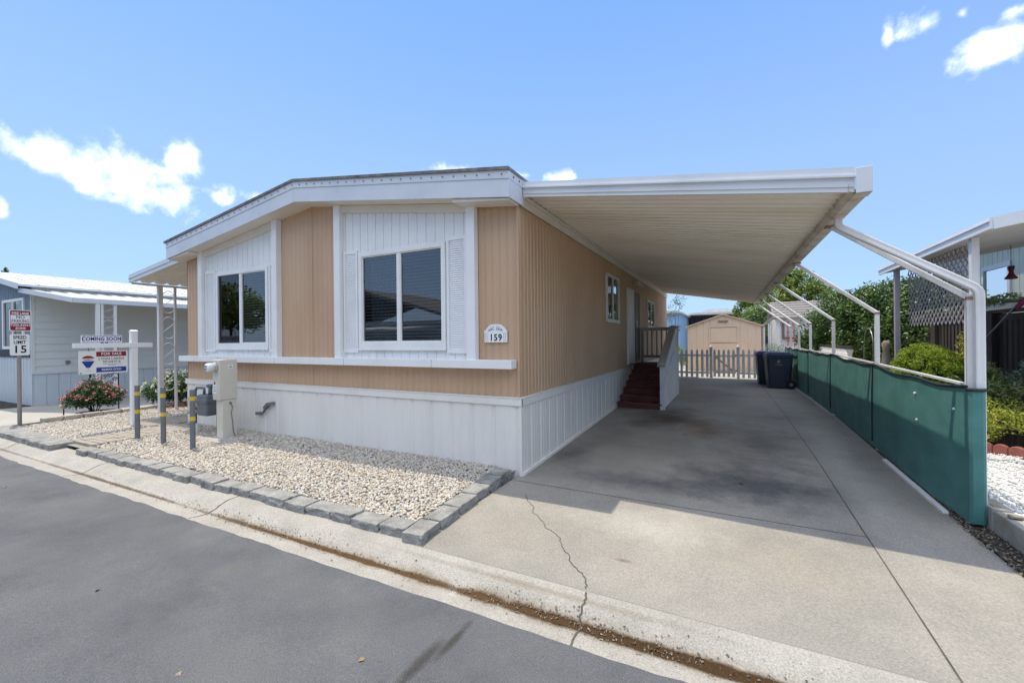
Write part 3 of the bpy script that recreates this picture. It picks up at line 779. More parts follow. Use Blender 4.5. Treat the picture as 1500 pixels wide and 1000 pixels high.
# grooved white bay panels
wprof = [(0, 0), (.90, 0), (.915, -.010), (.985, -.010), (1 - 1e-4, 0)]
m_ = MB()
for a, b in ((-6.74, -4.40), (-3.05, -.56)):
    m_ = MB()
    ribbed(m_, 'x', -.004, a, b, 1.36, eave, .152, wprof, -1, [(w[0] + .02, w[1] - .02, w[2] + .02, w[3] - .02) for w in WINS])
    m_.build('bay_panel', 'white', H0, norm=False)
for xx in (-6.0, -4.4, -2.8, -1.2):
    d_ = MB(); d_.box(xx - .0015, xx + .0015, -.1512, -.15, 1.294, 1.397)
    d_.build('sill_joint', 'concdark', H0)
# pillars
for xl in (-6.745, -4.535, -3.055, -.685):
    m_ = MB()
    z1, z2 = eave(xl) - .002, eave(xl + .125) - .002
    m_.prism([(xl, 1.39), (xl + .125, 1.39), (xl + .125, z2), (xl, z1)], 'y', -.095, -.001)
    m_.build('pillar', 'white', H0, bevel=.004)
for a, b in ((-6.62, -4.535), (-2.93, -.685)):
    m_ = MB()
    m_.prism([(a, eave(a) - .105), (b, eave(b) - .105), (b, eave(b) - .003), (a, eave(a) - .003)], 'y', -.07, -.006)
    m_.build('frieze_board', 'soffit', H0, bevel=.003)
m_ = MB(); m_.box(-7.32, -.03, -.15, -.002, 1.293, 1.398)
m_.build('sill_board', 'white', H0, bevel=.005)
# skirt
sprof = [(0, 0), (.40, .003), (.405, .0005), (.42, .003), (.79, 0), (.85, -.015), (.94, -.018), (.98, -.006)]
m_ = MB()
ribbed(m_, 'x', -.012, -W, .03, -.05, .86, .32, sprof, -1)
sprof2 = [(0, 0), (.20, .001), (.21, -.003), (.24, .001), (.46, .001), (.47, -.003), (.50, .001), (.80, .001), (.85, -.009), (.95, -.009)]
ribbed(m_, 'y', .028, -.012, LEN, -.05, .86, .30, sprof2, 1)
ribbed(m_, 'y', -W - .02, -.012, LEN, -.05, .86, .32, sprof, -1)
ribbed(m_, 'x', LEN + .01, -W, 0, -.05, .86, .32, sprof, 1)
m_.box(.0, .034, -.02, .012, -.05, .86)
m_.build('skirt', 'skirt', H0, norm=False)
m_ = MB()
m_.box(-W - .03, .045, -.034, -.002, .845, .935)
m_.box(.003, .045, -.0335, LEN, .8455, .9345)
m_.box(-W - .035, .04, -.042, -.002, .9352, .948)
m_.box(.003, .052, -.041, LEN, .9354, .9478)
m_.build('skirt_cap', 'skirt', H0, bevel=.004)
m_ = MB()
for a, b in zip(ysd[4:-1], ysd[5:]):
    m_.bar((.042, a, gz(a) + .02), (.042, min(b, LEN), gz(b) + .02), .03, .04)
m_.build('skirt_foot', 'skirt', H0)
# roof, fascia, soffit
OV = .30
xl, xr = -W - .08, .045
m_ = MB()
for (xa, xb) in ((xl, XM), (XM, xr)):
    m_.add([(xa, -OV - .02, eave(xa) + .30), (xb, -OV - .02, eave(xb) + .30), (xb, LEN + .25, eave(xb) + .30), (xa, LEN + .25, eave(xa) + .30)], [(0, 1, 2, 3)])
m_.build('roof', 'roofwhite', H0, norm=False)
m_ = MB()
for (xa, xb) in ((xl - .03, XM), (XM, xr + .01)):
    m_.prism([(xa, eave(xa) + .298), (xb, eave(xb) + .298), (xb, eave(xb) + .334), (xa, eave(xa) + .334)], 'y', -OV - .045, -OV + .02)
m_.box(xr - .02, xr + .012, -OV - .044, .40, eave(xr) + .2982, eave(xr) + .333)
m_.box(xl - .03, xl + .01, -OV - .044, LEN, eave(xl) + .2982, eave(xl) + .333)
m_.build('roof_edge', 'roofmetal', H0)
m_ = MB()
for (xa, xb) in ((xl, XM), (XM, xr)):
    m_.prism([(xa, eave(xa) + .205), (xb, eave(xb) + .205), (xb, eave(xb) + .298), (xa, eave(xa) + .298)], 'y', -OV - .022, -OV + .005)
m_.box(xr - .02, xr + .003, -OV - .0215, .38, eave(xr) + .205, eave(xr) + .298)
m_.mat(1)
i = 0
xx = xl + .08
while xx < xr - .03:
    zc = eave(xx) + .252
    m_.tube([(xx, -OV - .034, zc), (xx, -OV - .021, zc)], .0085, 8); xx += .165
for yy in (-.2, -.05, .1, .25):
    m_.tube([(xr + .002, yy, eave(xr) + .252), (xr + .014, yy, eave(xr) + .252)], .012, 8)
m_.build('gravel_stop', ['fascia', 'bolt'], H0)
m_ = MB()
for (xa, xb) in ((xl, XM - .002), (XM + .002, xr)):
    m_.prism([(xa, eave(xa) - .004), (xb, eave(xb) - .004), (xb, eave(xb) + .204), (xa, eave(xa) + .204)], 'y', -OV - .012, -OV + .012)
m_.prism([(-OV + .0125, eave(xr) - .004), (.07, eave(xr) - .004), (.07, eave(xr) + .204), (-OV + .0125, eave(xr) + .204)], 'x', xr - .02, xr)
m_.prism([(-OV + .0125, eave(xl) - .004), (LEN, eave(xl) - .004), (LEN, eave(xl) + .204), (-OV + .0125, eave(xl) + .204)], 'x', xl, xl + .02)
m_.build('fascia', 'fascia', H0)
m_ = MB()
for (xa, xb) in ((xl + .02, XM), (XM, xr - .02)):
    m_.add([(xa, -OV + .012, eave(xa)), (xb, -OV + .012, eave(xb)), (xb, .02, eave(xb)), (xa, .02, eave(xa))], [(0, 1, 2, 3)])
m_.build('soffit', 'soffit', H0, norm=False)
# boxed soffit returns past the outer pillars
m_ = MB()
m_.prism([(-.75, eave(-.75) - .05), (xr - .021, eave(xr) - .028), (xr - .021, eave(xr) - .005), (-.75, eave(-.75) - .005)], 'y', -OV + .016, -.02)
m_.build('soffit_return', 'soffit', H0, bevel=.003)
m_ = MB()
m_.prism([(-W - .06, eave(-W - .06) - .028), (-6.70, eave(-6.70) - .05), (-6.70, eave(-6.70) - .005), (-W - .06, eave(-W - .06) - .005)], 'y', -OV + .016, -.02)
m_.build('soffit_return', 'soffit', H0, bevel=.003)
m_ = MB(); m_.prism([(XM - .28, eave(XM) + .27), (XM + .5, eave(XM) + .27), (XM + .12, eave(XM) + .43), (XM - .02, eave(XM) + .46)], 'y', .9, 1.4)
m_.build('roof_vent', 'roofwhite', H0)
# side trim under the carport
m_ = MB(); m_.box(.013, .035, .0705, LEN, 3.262, 3.36); m_.box(.013, .055, .0705, LEN, 3.3605, 3.40)
m_.build('eave_trim', 'soffit', H0, bevel=.003)

def front_window(x0, x1, z0, z1, screened):
    fr = MB(); w = .062
    fr.box(x0, x0 + w, -.04, .03, z0, z1); fr.box(x1 - w, x1, -.04, .03, z0, z1)
    fr.box(x0 + w, x1 - w, -.0395, .03, z1 - .07, z1); fr.box(x0 + w, x1 - w, -.0395, .03, z0, z0 + .10)
    fr.box(x0 - .01, x1 + .01, -.05, -.0405, z0 - .02, z0 + .012)
    xm = (x0 + x1) / 2 - .02
    fr.box(xm - .026, xm + .026, -.032, .025, z0 + .10, z1 - .07)
    win = fr.build('window', 'white', H0, bevel=.004)
    for a, b, mt in ((x0 + w, xm - .026, 'glassdark' if screened else 'glass'), (xm + .026, x1 - w, 'glass')):
        s = MB(); e = .014
        s.box(a, a + e, -.022, .01, z0 + .10, z1 - .07); s.box(b - e, b, -.022, .01, z0 + .10, z1 - .07)
        s.box(a + e, b - e, -.0215, .01, z1 - .07 - e, z1 - .07); s.box(a + e, b - e, -.0215, .01, z0 + .10, z0 + .10 + e)
        s.build('sash', 'white' if mt == 'glass' else 'bolt', win)
        p = MB(); p.quad((a + e, -.004, z0 + .10 + e), (b - e, -.004, z0 + .10 + e), (b - e, -.004, z1 - .07 - e), (a + e, -.004, z1 - .07 - e))
        p.build('pane', mt, win)
    return win, xm
w1, xm1 = front_window(*WINS[0], True)
w2, xm2 = front_window(*WINS[1], False)
for win, a, b in ((w1, xm1 + .03, -4.79), (w2, -2.54, -1.11)):
    s = MB(); s.slats(a, b, .045, 1.63, 2.87, 27, depth=.022, thick=.003, slope=.3)
    s.build('blind', 'blind', win)
s = MB()
for i in range(7):
    xx = -2.50 + i * .075
    s.tube([(xx, .16, 1.6), (xx + .01, .15, 2.2), (xx, .16, 2.9)], .034, 8)
s.build('curtain', 'curtain', w2)
def side_window(y0, y1, z0, z1):
    fr = MB(); w = .05
    fr.box(-.03, .035, y0, y0 + w, z0, z1); fr.box(-.03, .035, y1 - w, y1, z0, z1)
    fr.box(-.03, .0345, y0 + w, y1 - w, z1 - w, z1); fr.box(-.03, .0345, y0 + w, y1 - w, z0, z0 + .06)
    fr.box(.0352, .045, y0 - .01, y1 + .01, z0 - .015, z0 + .012)
    ym = (y0 + y1) / 2; fr.box(-.02, .028, ym - .022, ym + .022, z0 + .06, z1 - w)
    win = fr.build('window', 'white', H0, bevel=.004)
    for a, b, mt in ((y0 + w, ym - .022, 'glassdark'), (ym + .022, y1 - w, 'glass')):
        p = MB(); p.quad((.004, a, z0 + .06), (.004, b, z0 + .06), (.004, b, z1 - w), (.004, a, z1 - w)); p.build('pane', mt, win)
    s = MB(); s.slats(ym + .03, y1 - w - .01, -.08, z0 + .08, z1 - w, 20, depth=.026, thick=.002, slope=.22, axis='y'); s.build('blind', 'blind', win)
for q in SW: side_window(*q)
# shutters
for (a, b) in ((-6.60, -6.285), (-4.70, -4.515), (-2.915, -2.63), (-1.025, -.72)):
    z0, z1 = 1.475, 2.99
    s = MB(); w = .034
    s.box(a, a + w, -.036, -.005, z0, z1); s.box(b - w, b, -.036, -.005, z0, z1)
    s.box(a + w, b - w, -.0355, -.005, z1 - .05, z1); s.box(a + w, b - w, -.0355, -.005, z0, z0 + .05)
    s.slats(a + w, b - w, -.021, z0 + .05, z1 - .05, 50, depth=.009, thick=.004, slope=.9); s.box(a + w, b - w, -.012, -.006, z0 + .05, z1 - .05)
    s.build('shutter', 'white', H0, norm=True)
# door, storm door, flood light
d = MB(); d.box(-.03, .03, 6.13, 6.78, 1.02, 2.84)
d.box(.0302, .036, 6.2, 6.71, 1.12, 1.72); d.box(.0302, .036, 6.2, 6.71, 1.82, 2.02)
dr = d.build('door', 'doorwhite', H0, bevel=.006)
d = MB()
d.prism([(6.455 + .17 * math.cos(a), 2.43 + .28 * math.sin(a)) for a in np.linspace(0, 2 * math.pi, 24, endpoint=False)], 'x', .0303, .034)
d.build('door_glass', 'blind', dr)
d = MB()
d.box(-.04, .045, 6.075, 6.125, 1.0, 2.90); d.box(-.04, .045, 6.785, 6.835, 1.0, 2.90); d.box(-.04, .0445, 6.125, 6.785, 2.845, 2.90)
d.build('door_frame', 'white', H0, bevel=.004)
d = MB()
d.box(.03, .062, 6.85, 6.91, 1.03, 2.87); d.box(.03, .062, 7.42, 7.48, 1.03, 2.87); d.box(.03, .0615, 6.91, 7.42, 2.80, 2.87); d.box(.03, .0615, 6.91, 7.42, 1.03, 1.2); d.box(.03, .0615, 6.91, 7.42, 1.9, 1.96)
d.box(.040, .046, 6.91, 7.42, 1.2, 2.8)
sd = d.build('screen_door', 'screen', H0, bevel=.003)
d = MB(); d.tube([(.062, 6.88, 1.95), (.10, 6.88, 1.95), (.10, 6.88, 2.1), (.062, 6.88, 2.1)], .01, 8); d.build('handle', 'brass', sd)
d = MB(); d.tube([(.014, 6.9, 3.10), (.05, 6.9, 3.10)], .06, 14)
fl = d.build('flood_light', 'soffit', H0)
for yy in (6.72, 7.08):
    d = MB(); d.tube([(.05, 6.9, 3.1), (.12, (6.9 + yy) / 2, 3.1), (.13, yy, 3.09), (.20, yy + (yy - 6.9) * .6, 3.05)], [.018, .018, .04, .06], 12); d.build('lamp_head', 'soffit', fl, smooth=True)

# plaque
t = thing('house_number_plaque', 'white arched plaque with house number 159 on the tan wall', 'plaque', (-.31, -.03, 1.61))
px0, px1 = -.466, -.150
prof_ = [(px0, 1.612), (px1, 1.612), (px1, 1.742), (px1 + .008, 1.755)]
for a in np.linspace(0, 1, 9):
    prof_.append((px1 - .01 - a * .105, 1.757 + .078 * math.sin(a * math.pi / 2)))
for a in np.linspace(1, 0, 9):
    prof_.append((px0 + .01 + a * .105, 1.757 + .078 * math.sin(a * math.pi / 2)))
prof_.append((px0 - .008, 1.755)); prof_.append((px0, 1.742))
d = MB(); d.prism(prof_, 'y', -.028, -.003); pl = d.build('plate', 'signwhite', t, bevel=.003)
d = MB(); d.text('159', .115, (-.303, -.0285, 1.668), (1, 0, 0), (0, 0, 1), sx=.95, off=.0022, space=1.12)
d.build('number', 'black', pl)
d = MB()
for i, ch in enumerate('ABC ONA'):
    a = (i - 3) / 3.2
    d.mat(0)
    if ch != ' ':
        d.text(ch, .042, (-.308 + .092 * a, -.0285, 1.778 - .018 * a * a), (1, 0, 0), (0, 0, 1), off=.0004)
for sx in (-1, 1):
    for i in range(5):
        for j in range(2):
            xx = -.308 + sx * (.118 + .02 * j); zz = 1.632 + i * .022
            d.box(xx - .006, xx + .006, -.0295, -.0285, zz, zz + .005)
    for i in range(3):
        d.box(-.308 + sx * (.02 + .022 * i) - .006, -.308 + sx * (.02 + .022 * i) + .006, -.0295, -.0285, 1.806 - .006 * i, 1.811 - .006 * i)
d.build('lettering', 'gasgrey', pl)

# skirt pipe arm and cord
d = MB()
d.bar((-5.02, -.06, .42), (-4.93, -.06, .425), .05, .05)
d.tube([(-5.02, -.055, .42), (-4.9, -.055, .42), (-4.82, -.06, .46), (-4.77, -.06, .53)], .022, 10)
d.bar((-4.80, -.055, .52), (-4.70, -.055, .60), .06, .05); d.bar((-4.70, -.055, .60), (-4.58, -.05, .615), .055, .05)
tag(d.build('hose_bracket', 'pipegrey'), 'bent grey pipe arm fixed to the white skirt beside the meter pedestal', 'pipe arm')

# steps and landing
t = thing('porch_steps', 'maroon wooden steps with white boarded rail leading to the side door', 'steps', (.5, 5.5, .14))
n = 7; y0, y1 = 4.74, 6.52; zt_ = 1.0; rise = (zt_ - .14) / n; run = (y1 - y0) / (n - 1)
for i in range(n):
    zz = .14 + rise * (i + 1); ya = y0 + run * i
    yb = ya + run + .03 if i < n - 1 else 7.55
    d = MB(); d.box(.062, .985, ya, yb, zz - .038, zz)
    d.box(.065, .98, ya + .028, ya + .045, zz - rise, zz - .0385)
    d.build('tread' if i < n - 1 else 'landing_floor', 'steps', t, bevel=.006)
d = MB()
for x0, x1 in ((.988, 1.02),):
    rz = lambda y_: 1.13 + (1.93 - 1.13) * min(1, max(0, (y_ - 4.9) / 1.9))
    yb = 4.84
    while yb < 7.55:
        ye = min(yb + .145, 7.56)
        d.prism([(yb, gz(yb) + .012), (ye - .004, gz(ye) + .012), (ye - .004, rz(ye) - .04), (yb, rz(yb) - .04)], 'x', x0, x1 - random.uniform(0, .003)); yb = ye
    d.bar((1.032, 4.86, .52), (1.032, 6.4, 1.25), .022, .09)
    d.bar((1.033, 6.5, 1.28), (1.033, 7.5, 1.28), .02, .09)
    d.box(.95, 1.045, 4.75, 4.838, .142, 1.12); d.box(.95, 1.04, 7.56, 7.63, .142, 1.95)
d.build('side_panel', 'railwhite', t, bevel=.003)
d = MB()
d.bar((.985, 4.70, 1.06), (.985, 6.82, 1.935), .16, .04); d.bar((.985, 6.80, 1.938), (.985, 7.66, 1.95), .16, .04)
d.bar((.06, 7.55, 1.90), (.98, 7.55, 1.90), .09, .09); d.build('handrail', 'railcap', t, bevel=.006)
d = MB(); d.bar((.08, 7.55, 1.15), (.95, 7.55, 1.15), .04, .07); d.box(.07, .15, 7.52, 7.59, 1.0, 1.86); d.build('rail_frame', 'railcap', t, bevel=.004)
for i in range(6):
    d = MB(); xx = .24 + i * .125; d.box(xx - .018, xx + .018, 7.535, 7.565, 1.18, 1.86); d.build('baluster', 'railcap', t)

# ------------------------------------------------------------------ carport
CP = thing('carport', 'large white metal carport roof on angled posts over the driveway', 'carport', (3.3, 6, 0))
zc0, zc1 = 3.413, 2.872      # underside at the wall and at the outer beam
xe = lambda y: 3.185 - .009 * y
yf = lambda x: .10 - .26 * (x / 3.3)
per = .152; cprof = [(0, 0), (.22, 0), (.34, .034), (.50, .034), (.62, .012), (.74, .034), (.88, .034)]
m_ = MB()
ys_ = []; y = 0.04
while y < 13.0:
    for fr, dz in cprof:
        ys_.append((y + fr * per, dz))
    y += per
def roofrow(yv, dz, x, up=0.0):
    t_ = x / 3.185
    return (x if x < 3 else xe(yv) - .0, yv - .25 * t_ * max(0, 1 - yv / 6), zc0 + (zc1 - zc0) * t_ + dz + up)
rows = []
for yv, dz in ys_:
    rows.append([roofrow(yv, dz, x) for x in (.03, 1.1, 2.2, 3.185)])
for a, b in zip(rows[:-1], rows[1:]):
    for i in range(3): m_.quad(a[i], b[i], b[i + 1], a[i + 1])
m_.build('roof_pan', 'carport_under', CP, norm=False)
m_ = MB()
m_.quad(roofrow(.04, .08, .03), roofrow(.04, .075, 3.185), roofrow(13.0, .075, 3.185), roofrow(13.0, .08, .03))
m_.build('roof_top', 'roofwhite', CP, norm=False)
# front fascia: two stepped strips with a bright lip
def fas(y0, y1, za, zb, name, mat, yoff=0):
    m_ = MB()
    pa = lambda x: zc0 + (zc1 - zc0) * x / 3.185
    A, B = .05, 3.195
    vs = []
    for x in (A, B):
        k = 1 if x == A else 1.16
        for (yy, zz) in ((y0, za), (y1, za), (y1, zb), (y0, zb)):
            vs.append((x, yf(x) + yy, pa(x) + zz * k))
    m_.add(vs, [(0, 1, 2, 3), (7, 6, 5, 4), (0, 4, 5, 1), (1, 5, 6, 2), (2, 6, 7, 3), (3, 7, 4, 0)])
    return m_.build(name, mat, CP)
fas(-.045, -.02, -.035, .065, 'front_fascia', 'carport_metal'); fas(-.075, -.02, .0655, .080, 'fascia_lip', 'carport_metal'); fas(-.055, -.02, .0805, .140, 'fascia_cap', 'carport_metal')
# outer beam and gutter
m_ = MB()
for i in range(27):
    ya, yb = -.205 + i * .5, min(13.0, -.205 + (i + 1) * .5)
    def ring(y_):
        x_ = xe(y_); z_ = zc1
        return [(x_ - .035, y_, z_ + .03), (x_ - .035, y_, z_ - .03), (x_ + .01, y_, z_ - .06), (x_ + .105, y_, z_ - .06), (x_ + .115, y_, z_ + .11), (x_ + .10, y_, z_ + .11), (x_ + .09, y_, z_ - .03), (x_ + .0, y_, z_ - .02)]
    a, b = ring(ya), ring(yb)
    for k in range(7): m_.quad(a[k], b[k], b[k + 1], a[k + 1])
m_.build('rain_gutter', 'gutter_cream', CP, norm=False)
m_ = MB(); m_.box(3.1955, xe(0) + .124, -.222, -.206, zc1 - .058, zc1 + .150); m_.box(xe(0) + .112, xe(0) + .1245, -.206, -.06, zc1 - .058, zc1 + .12)
m_.build('gutter_end_cap', 'carport_metal', CP, bevel=.004)
m_ = MB(); m_.bar((.06, 13.02, zc0 + .04), (3.06, 13.02, zc1 + .05), .03, .08); m_.build('rear_fascia', 'gutter_cream', CP)
PY = [.45, 2.95, 5.6, 8.1, 9.9, 11.6]; PT = [.95, 3.45, 6.2, 8.7, 10.75, 12.6]
for i, (py, pt) in enumerate(zip(PY, PT)):
    X = 4.11 - .009 * py; s = .052
    m_ = MB(); m_.box(X - s / 2, X + s / 2, py - s / 2, py + s / 2, gz(py) - .02, 1.99)
    post = m_.build('post', 'post', CP, bevel=.006)
    m_ = MB(); m_.bar((X - .0, py, 1.965), (xe(pt) + .06, pt, zc1 - .075), s * .92, s * .92); m_.build('brace', 'post', post, bevel=.006)
    m_ = MB(); m_.box(X - .030, X + .030, py - .030, py + .030, 1.945, 1.972); m_.build('knee_plate', 'rust', post); m_ = MB(); m_.box(xe(pt) + .0, xe(pt) + .12, pt - .05, pt + .05, zc1 - .075, zc1 - .0605); m_.build('bracket_plate', 'rust', post)
# downspout on the front post
def ribpipe(pts, w, h):
    m_ = MB()
    n = 14
    rings = []
    for i, p in enumerate(pts):
        p = Vector(p); d_ = (Vector(pts[min(i + 1, len(pts) - 1)]) - Vector(pts[max(0, i - 1)])).normalized()
        x = d_.cross(Vector((0, 1, 0))).normalized(); y_ = d_.cross(x)
        ring = []
        for k in range(4 * 5):
            side, f = divmod(k, 5); f = f / 5.0
            cs = [(-1, -1), (1, -1), (1, 1), (-1, 1)]
            a, b = cs[side], cs[(side + 1) % 4]
            u, v = a[0] + (b[0] - a[0]) * f, a[1] + (b[1] - a[1]) * f
            g_ = .93 if k % 5 in (2, 3) else 1.0
            if k % 5 == 0: g_ = .9
            ring.append(p + x * u * w / 2 * g_ + y_ * v * h / 2 * g_)
        rings.append(ring)
    K = 20
    vs = [q for r_ in rings for q in r_]
    fs = [(i * K + k, i * K + (k + 1) % K, (i + 1) * K + (k + 1) % K, (i + 1) * K + k) for i in range(len(rings) - 1) for k in range(K)]
    m_.add(vs, fs)
    return m_
def elbow(a, b, c, n=6):
    a, b, c = Vector(a), Vector(b), Vector(c); out = []
    for i in range(n + 1):
        t_ = i / n; out.append(tuple((a * (1 - t_) ** 2 + b * 2 * t_ * (1 - t_) + c * t_ * t_)))
    return out
tp = (xe(.9) + .055, .62, zc1 - .058)
b1 = (tp[0], tp[1], tp[2] - .085); b2 = (4.15, .40, 2.03)
v1 = Vector(b2) - Vector(b1)
p_ = [tp] + elbow((tp[0], tp[1], tp[2] - .05), b1, tuple(Vector(b1) + v1 * .035)) + elbow(tuple(Vector(b2) - v1 * .045), b2, (4.15, .40, 1.975)) + [(4.15, .40, 1.5), (4.15, .40, .8), (4.15, .40, .12)]
ribpipe(p_, .066, .052).build('downspout', 'post', CP)

# privacy screen of green cloth along the posts
t = thing('privacy_screen', 'long green shade cloth fence laced to the carport posts', 'screen fence', (4.05, 6, 0))
edges = [.40] + PY[1:] + [12.6]
def top(y_):
    for a, b in zip(edges[:-1], edges[1:]):
        if a <= y_ <= b:
            f = (y_ - a) / (b - a)
            return gz(y_) + 1.165 - .035 * math.sin(f * math.pi) + .012 * math.sin(y_ * 5.1) + (.02 if a < .5 else 0) * (1 - f)
    return 1.16
for a, b in zip(edges[:-1], edges[1:]):
    m_ = MB(); nn = max(8, int((b - a) / .07)); nz = 16; grid = []
    for i in range(nn + 1):
        y_ = a + (b - a) * i / nn; colm = []
        for j in range(nz + 1):
            v_ = j / nz
            z_ = gz(y_) + .035 + (top(y_) - gz(y_) - .035) * v_
            wob = .006 * math.sin(y_ * 2.3 + v_ * 2) + .003 * math.sin(y_ * 7.1 - v_ * 5) + .0025 * math.sin(y_ * 19 + 3 * v_) + .0015 * math.sin(y_ * 41 - v_ * 9) + .010 * math.sin(v_ * math.pi)
            fade = min(1, (y_ - .40) / .8); bot = .05 * (1 - v_) ** 3 * (1 if y_ < 2 else .5) * fade
            colm.append((4.070 - .009 * y_ - wob * .8 * fade - bot * .4, y_, z_))
        grid.append(colm)
    for i in range(nn):
        for j in range(nz):
            m_.quad(grid[i][j], grid[i + 1][j], grid[i + 1][j + 1], grid[i][j + 1])
    cl = m_.build('cloth_panel', 'green', t, smooth=True)
    m_ = MB()
    m_.tube([(grid[i][nz][0] - .004, grid[i][nz][1], grid[i][nz][2] - .005) for i in range(nn + 1)], .014, 8)
    m_.build('hem', 'greentrim', cl)
    m_ = MB(); m_.tube([(c_[0] - .010, c_[1] + .0, c_[2]) for c_ in grid[-1][1:]], .008, 6); m_.build('seam_cord', 'greentrim', cl)
# cloth wrapped round the front post
m_ = MB(); pts_ = [(4.0665, .401), (4.070, .372), (4.085, .352), (4.15, .350), (4.17, .362), (4.175, .46)]
for j in range(10):
    for (xa, ya), (xb, yb) in zip(pts_[:-1], pts_[1:]):
        za, zb_ = .05 + 1.13 * j / 10, .05 + 1.13 * (j + 1) / 10
        m_.quad((xa, ya, za), (xb, yb, za), (xb, yb, zb_), (xa, ya, zb_))
m_.build('wrapped_end', 'green', t)
m_ = MB(); m_.tube([(x_, y_ - .006, 1.18) for x_, y_ in pts_], .014, 8); m_.build('hem', 'greentrim', t)
m_ = MB()
for a, b in zip(edges[:-1], edges[1:]):
    m_.bar((4.12 - .009 * a, a + .04, top(a) - .0), (4.12 - .009 * b, b - .04, top(b) - .0), .03, .022)
m_.build('top_rail', 'post', t)
m_ = MB()
for x_, y_, z_ in ((4.082, .62, .98), (4.07, 1.45, .74), (4.07, 1.5, 1.02)):
    m_.tube([(x_, y_, z_), (x_ - .03, y_, z_)], .012, 8)
m_.build('clip', 'signwhite', t)
d = MB(); d.bar((4.00, .62, .03), (3.985, 2.3, .085), .045, .03); tag(d.build('plastic_strip', 'signwhite', bevel=.004), 'loose white plastic strip lying on the ground along the green cloth', 'plastic strip')

# ------------------------------------------------------------------ left patio awning with scrolled posts
t = thing('patio_awning', 'white corrugated patio awning with scrolled iron posts on the far side of the home', 'awning', (-9.3, 1, 0))
za, zb_ = 3.27, 3.0; xa, xb = -7.37, -9.42
m_ = MB(); ribs = []
y = -.06
while y < 7.0:
    for f, dz in ((0, 0), (.3, 0), (.42, .04), (.58, .04), (.7, 0)):
        ribs.append((y + f * .26, dz))
    y += .26
for (y0_, d0), (y1_, d1) in zip(ribs[:-1], ribs[1:]):
    m_.quad((xa, y0_, za + d0), (xb, y0_, zb_ + d0), (xb, y1_, zb_ + d1), (xa, y1_, za + d1))
m_.build('roof_pan', 'soffit', t, norm=False)
m_ = MB()
m_.quad((xa, -.07, za + .06), (xb, -.07, zb_ + .06), (xb, 7, zb_ + .06), (xa, 7, za + .06))
m_.build('roof_top', 'roofwhite', t, norm=False)
m_ = MB()
m_.add([(xa, -.10, za - .03), (xb - .01, -.10, zb_ - .03), (xb - .01, -.07, zb_ - .03), (xa, -.07, za - .03), (xa, -.10, za + .14), (xb - .01, -.10, zb_ + .14), (xb - .01, -.07, zb_ + .14), (xa, -.07, za + .14)],
       [(0, 3, 2, 1), (4, 5, 6, 7), (0, 1, 5, 4), (1, 2, 6, 5), (2, 3, 7, 6), (3, 0, 4, 7)])
m_.add([(xa, -.115, za + .05), (xb - .01, -.115, zb_ + .05), (xb - .01, -.10, zb_ + .05), (xa, -.10, za + .05), (xa, -.115, za + .065), (xb - .01, -.115, zb_ + .065), (xb - .01, -.10, zb_ + .065), (xa, -.10, za + .065)],
       [(0, 3, 2, 1), (4, 5, 6, 7), (0, 1, 5, 4), (1, 2, 6, 5), (2, 3, 7, 6), (3, 0, 4, 7)])
m_.build('front_fascia', 'fascia', t)
m_ = MB(); m_.box(xb - .03, xb + .03, -.05, 7, zb_ - .055, zb_ - .012); m_.build('edge_beam', 'carport_metal', t)
def scroll(x, ya_, yb_, z_, h):
    # a Z of bent iron: arch at the top, a slanting bar, arch at the bottom
    r_ = (yb_ - ya_) / 2; c_ = (ya_ + yb_) / 2; p_ = []
    for k in range(9): a_ = math.pi - k / 8 * math.pi; p_.append((x, c_ + r_ * math.cos(a_), z_ + h - r_ + r_ * math.sin(a_)))
    p_.append((x, yb_ - .02, z_ + h - r_ - .05))
    p_.append((x, ya_ + .02, z_ + r_ + .05))
    for k in range(9): a_ = math.pi + k / 8 * math.pi; p_.append((x, c_ + r_ * math.cos(a_), z_ + r_ + r_ * math.sin(a_)))
    return p_
for (y0_, y1_) in ((.46, .76), (5.2, 5.5)):
    m_ = MB(); m_.box(-9.45, -9.36, y0_ - .045, y0_ + .045, .07, zb_ - .055)
    p1_ = m_.build('post', 'post', t, bevel=.006)
    m_ = MB(); m_.box(-9.425, -9.375, y1_ - .022, y1_ + .022, .02, zb_ - .055); m_.build('post', 'post', t, bevel=.004)
    m_ = MB()
    z_ = .55
    while z_ < 2.75:
        pts_ = []
        pts_ = scroll(-9.40, y0_ + .05, y1_ - .022, z_, .50)
        m_.tube(pts_, .007, 6); z_ += .60
    m_.build('iron_scroll', 'post', p1_)

# ------------------------------------------------------------------ utilities
# meter pedestal
t = thing('electric_meter_pedestal', 'beige electric meter pedestal with round glass meter standing before the white skirt', 'meter pedestal', (-5.1, -.5, .08))
m_ = MB(); m_.box(-5.185, -5.015, -.62, -.39, .08, .72); m_.build('lower_cabinet', 'meterbeige', t, bevel=.008)
m_ = MB(); m_.box(-5.20, -5.005, -.665, -.385, .7205, 1.365); up_ = m_.build('upper_cabinet', 'meterbeige', t, bevel=.008)
m_ = MB(); m_.box(-5.192, -5.013, -.669, -.6655, .76, 1.09); m_.build('cover_panel', 'meterbeige', up_, bevel=.002)
m_ = MB(); m_.mat(0).box(-5.165, -5.085, -.6715, -.6695, .83, 1.02); m_.mat(1).box(-5.15, -5.105, -.6725, -.6718, .97, 1.015); m_.mat(2)
for zz in (.93, .90, .87, .855): m_.box(-5.155, -5.095, -.6723, -.6717, zz, zz + .008)
m_.build('warning_label', ['signwhite', 'red', 'pipegrey'], up_)
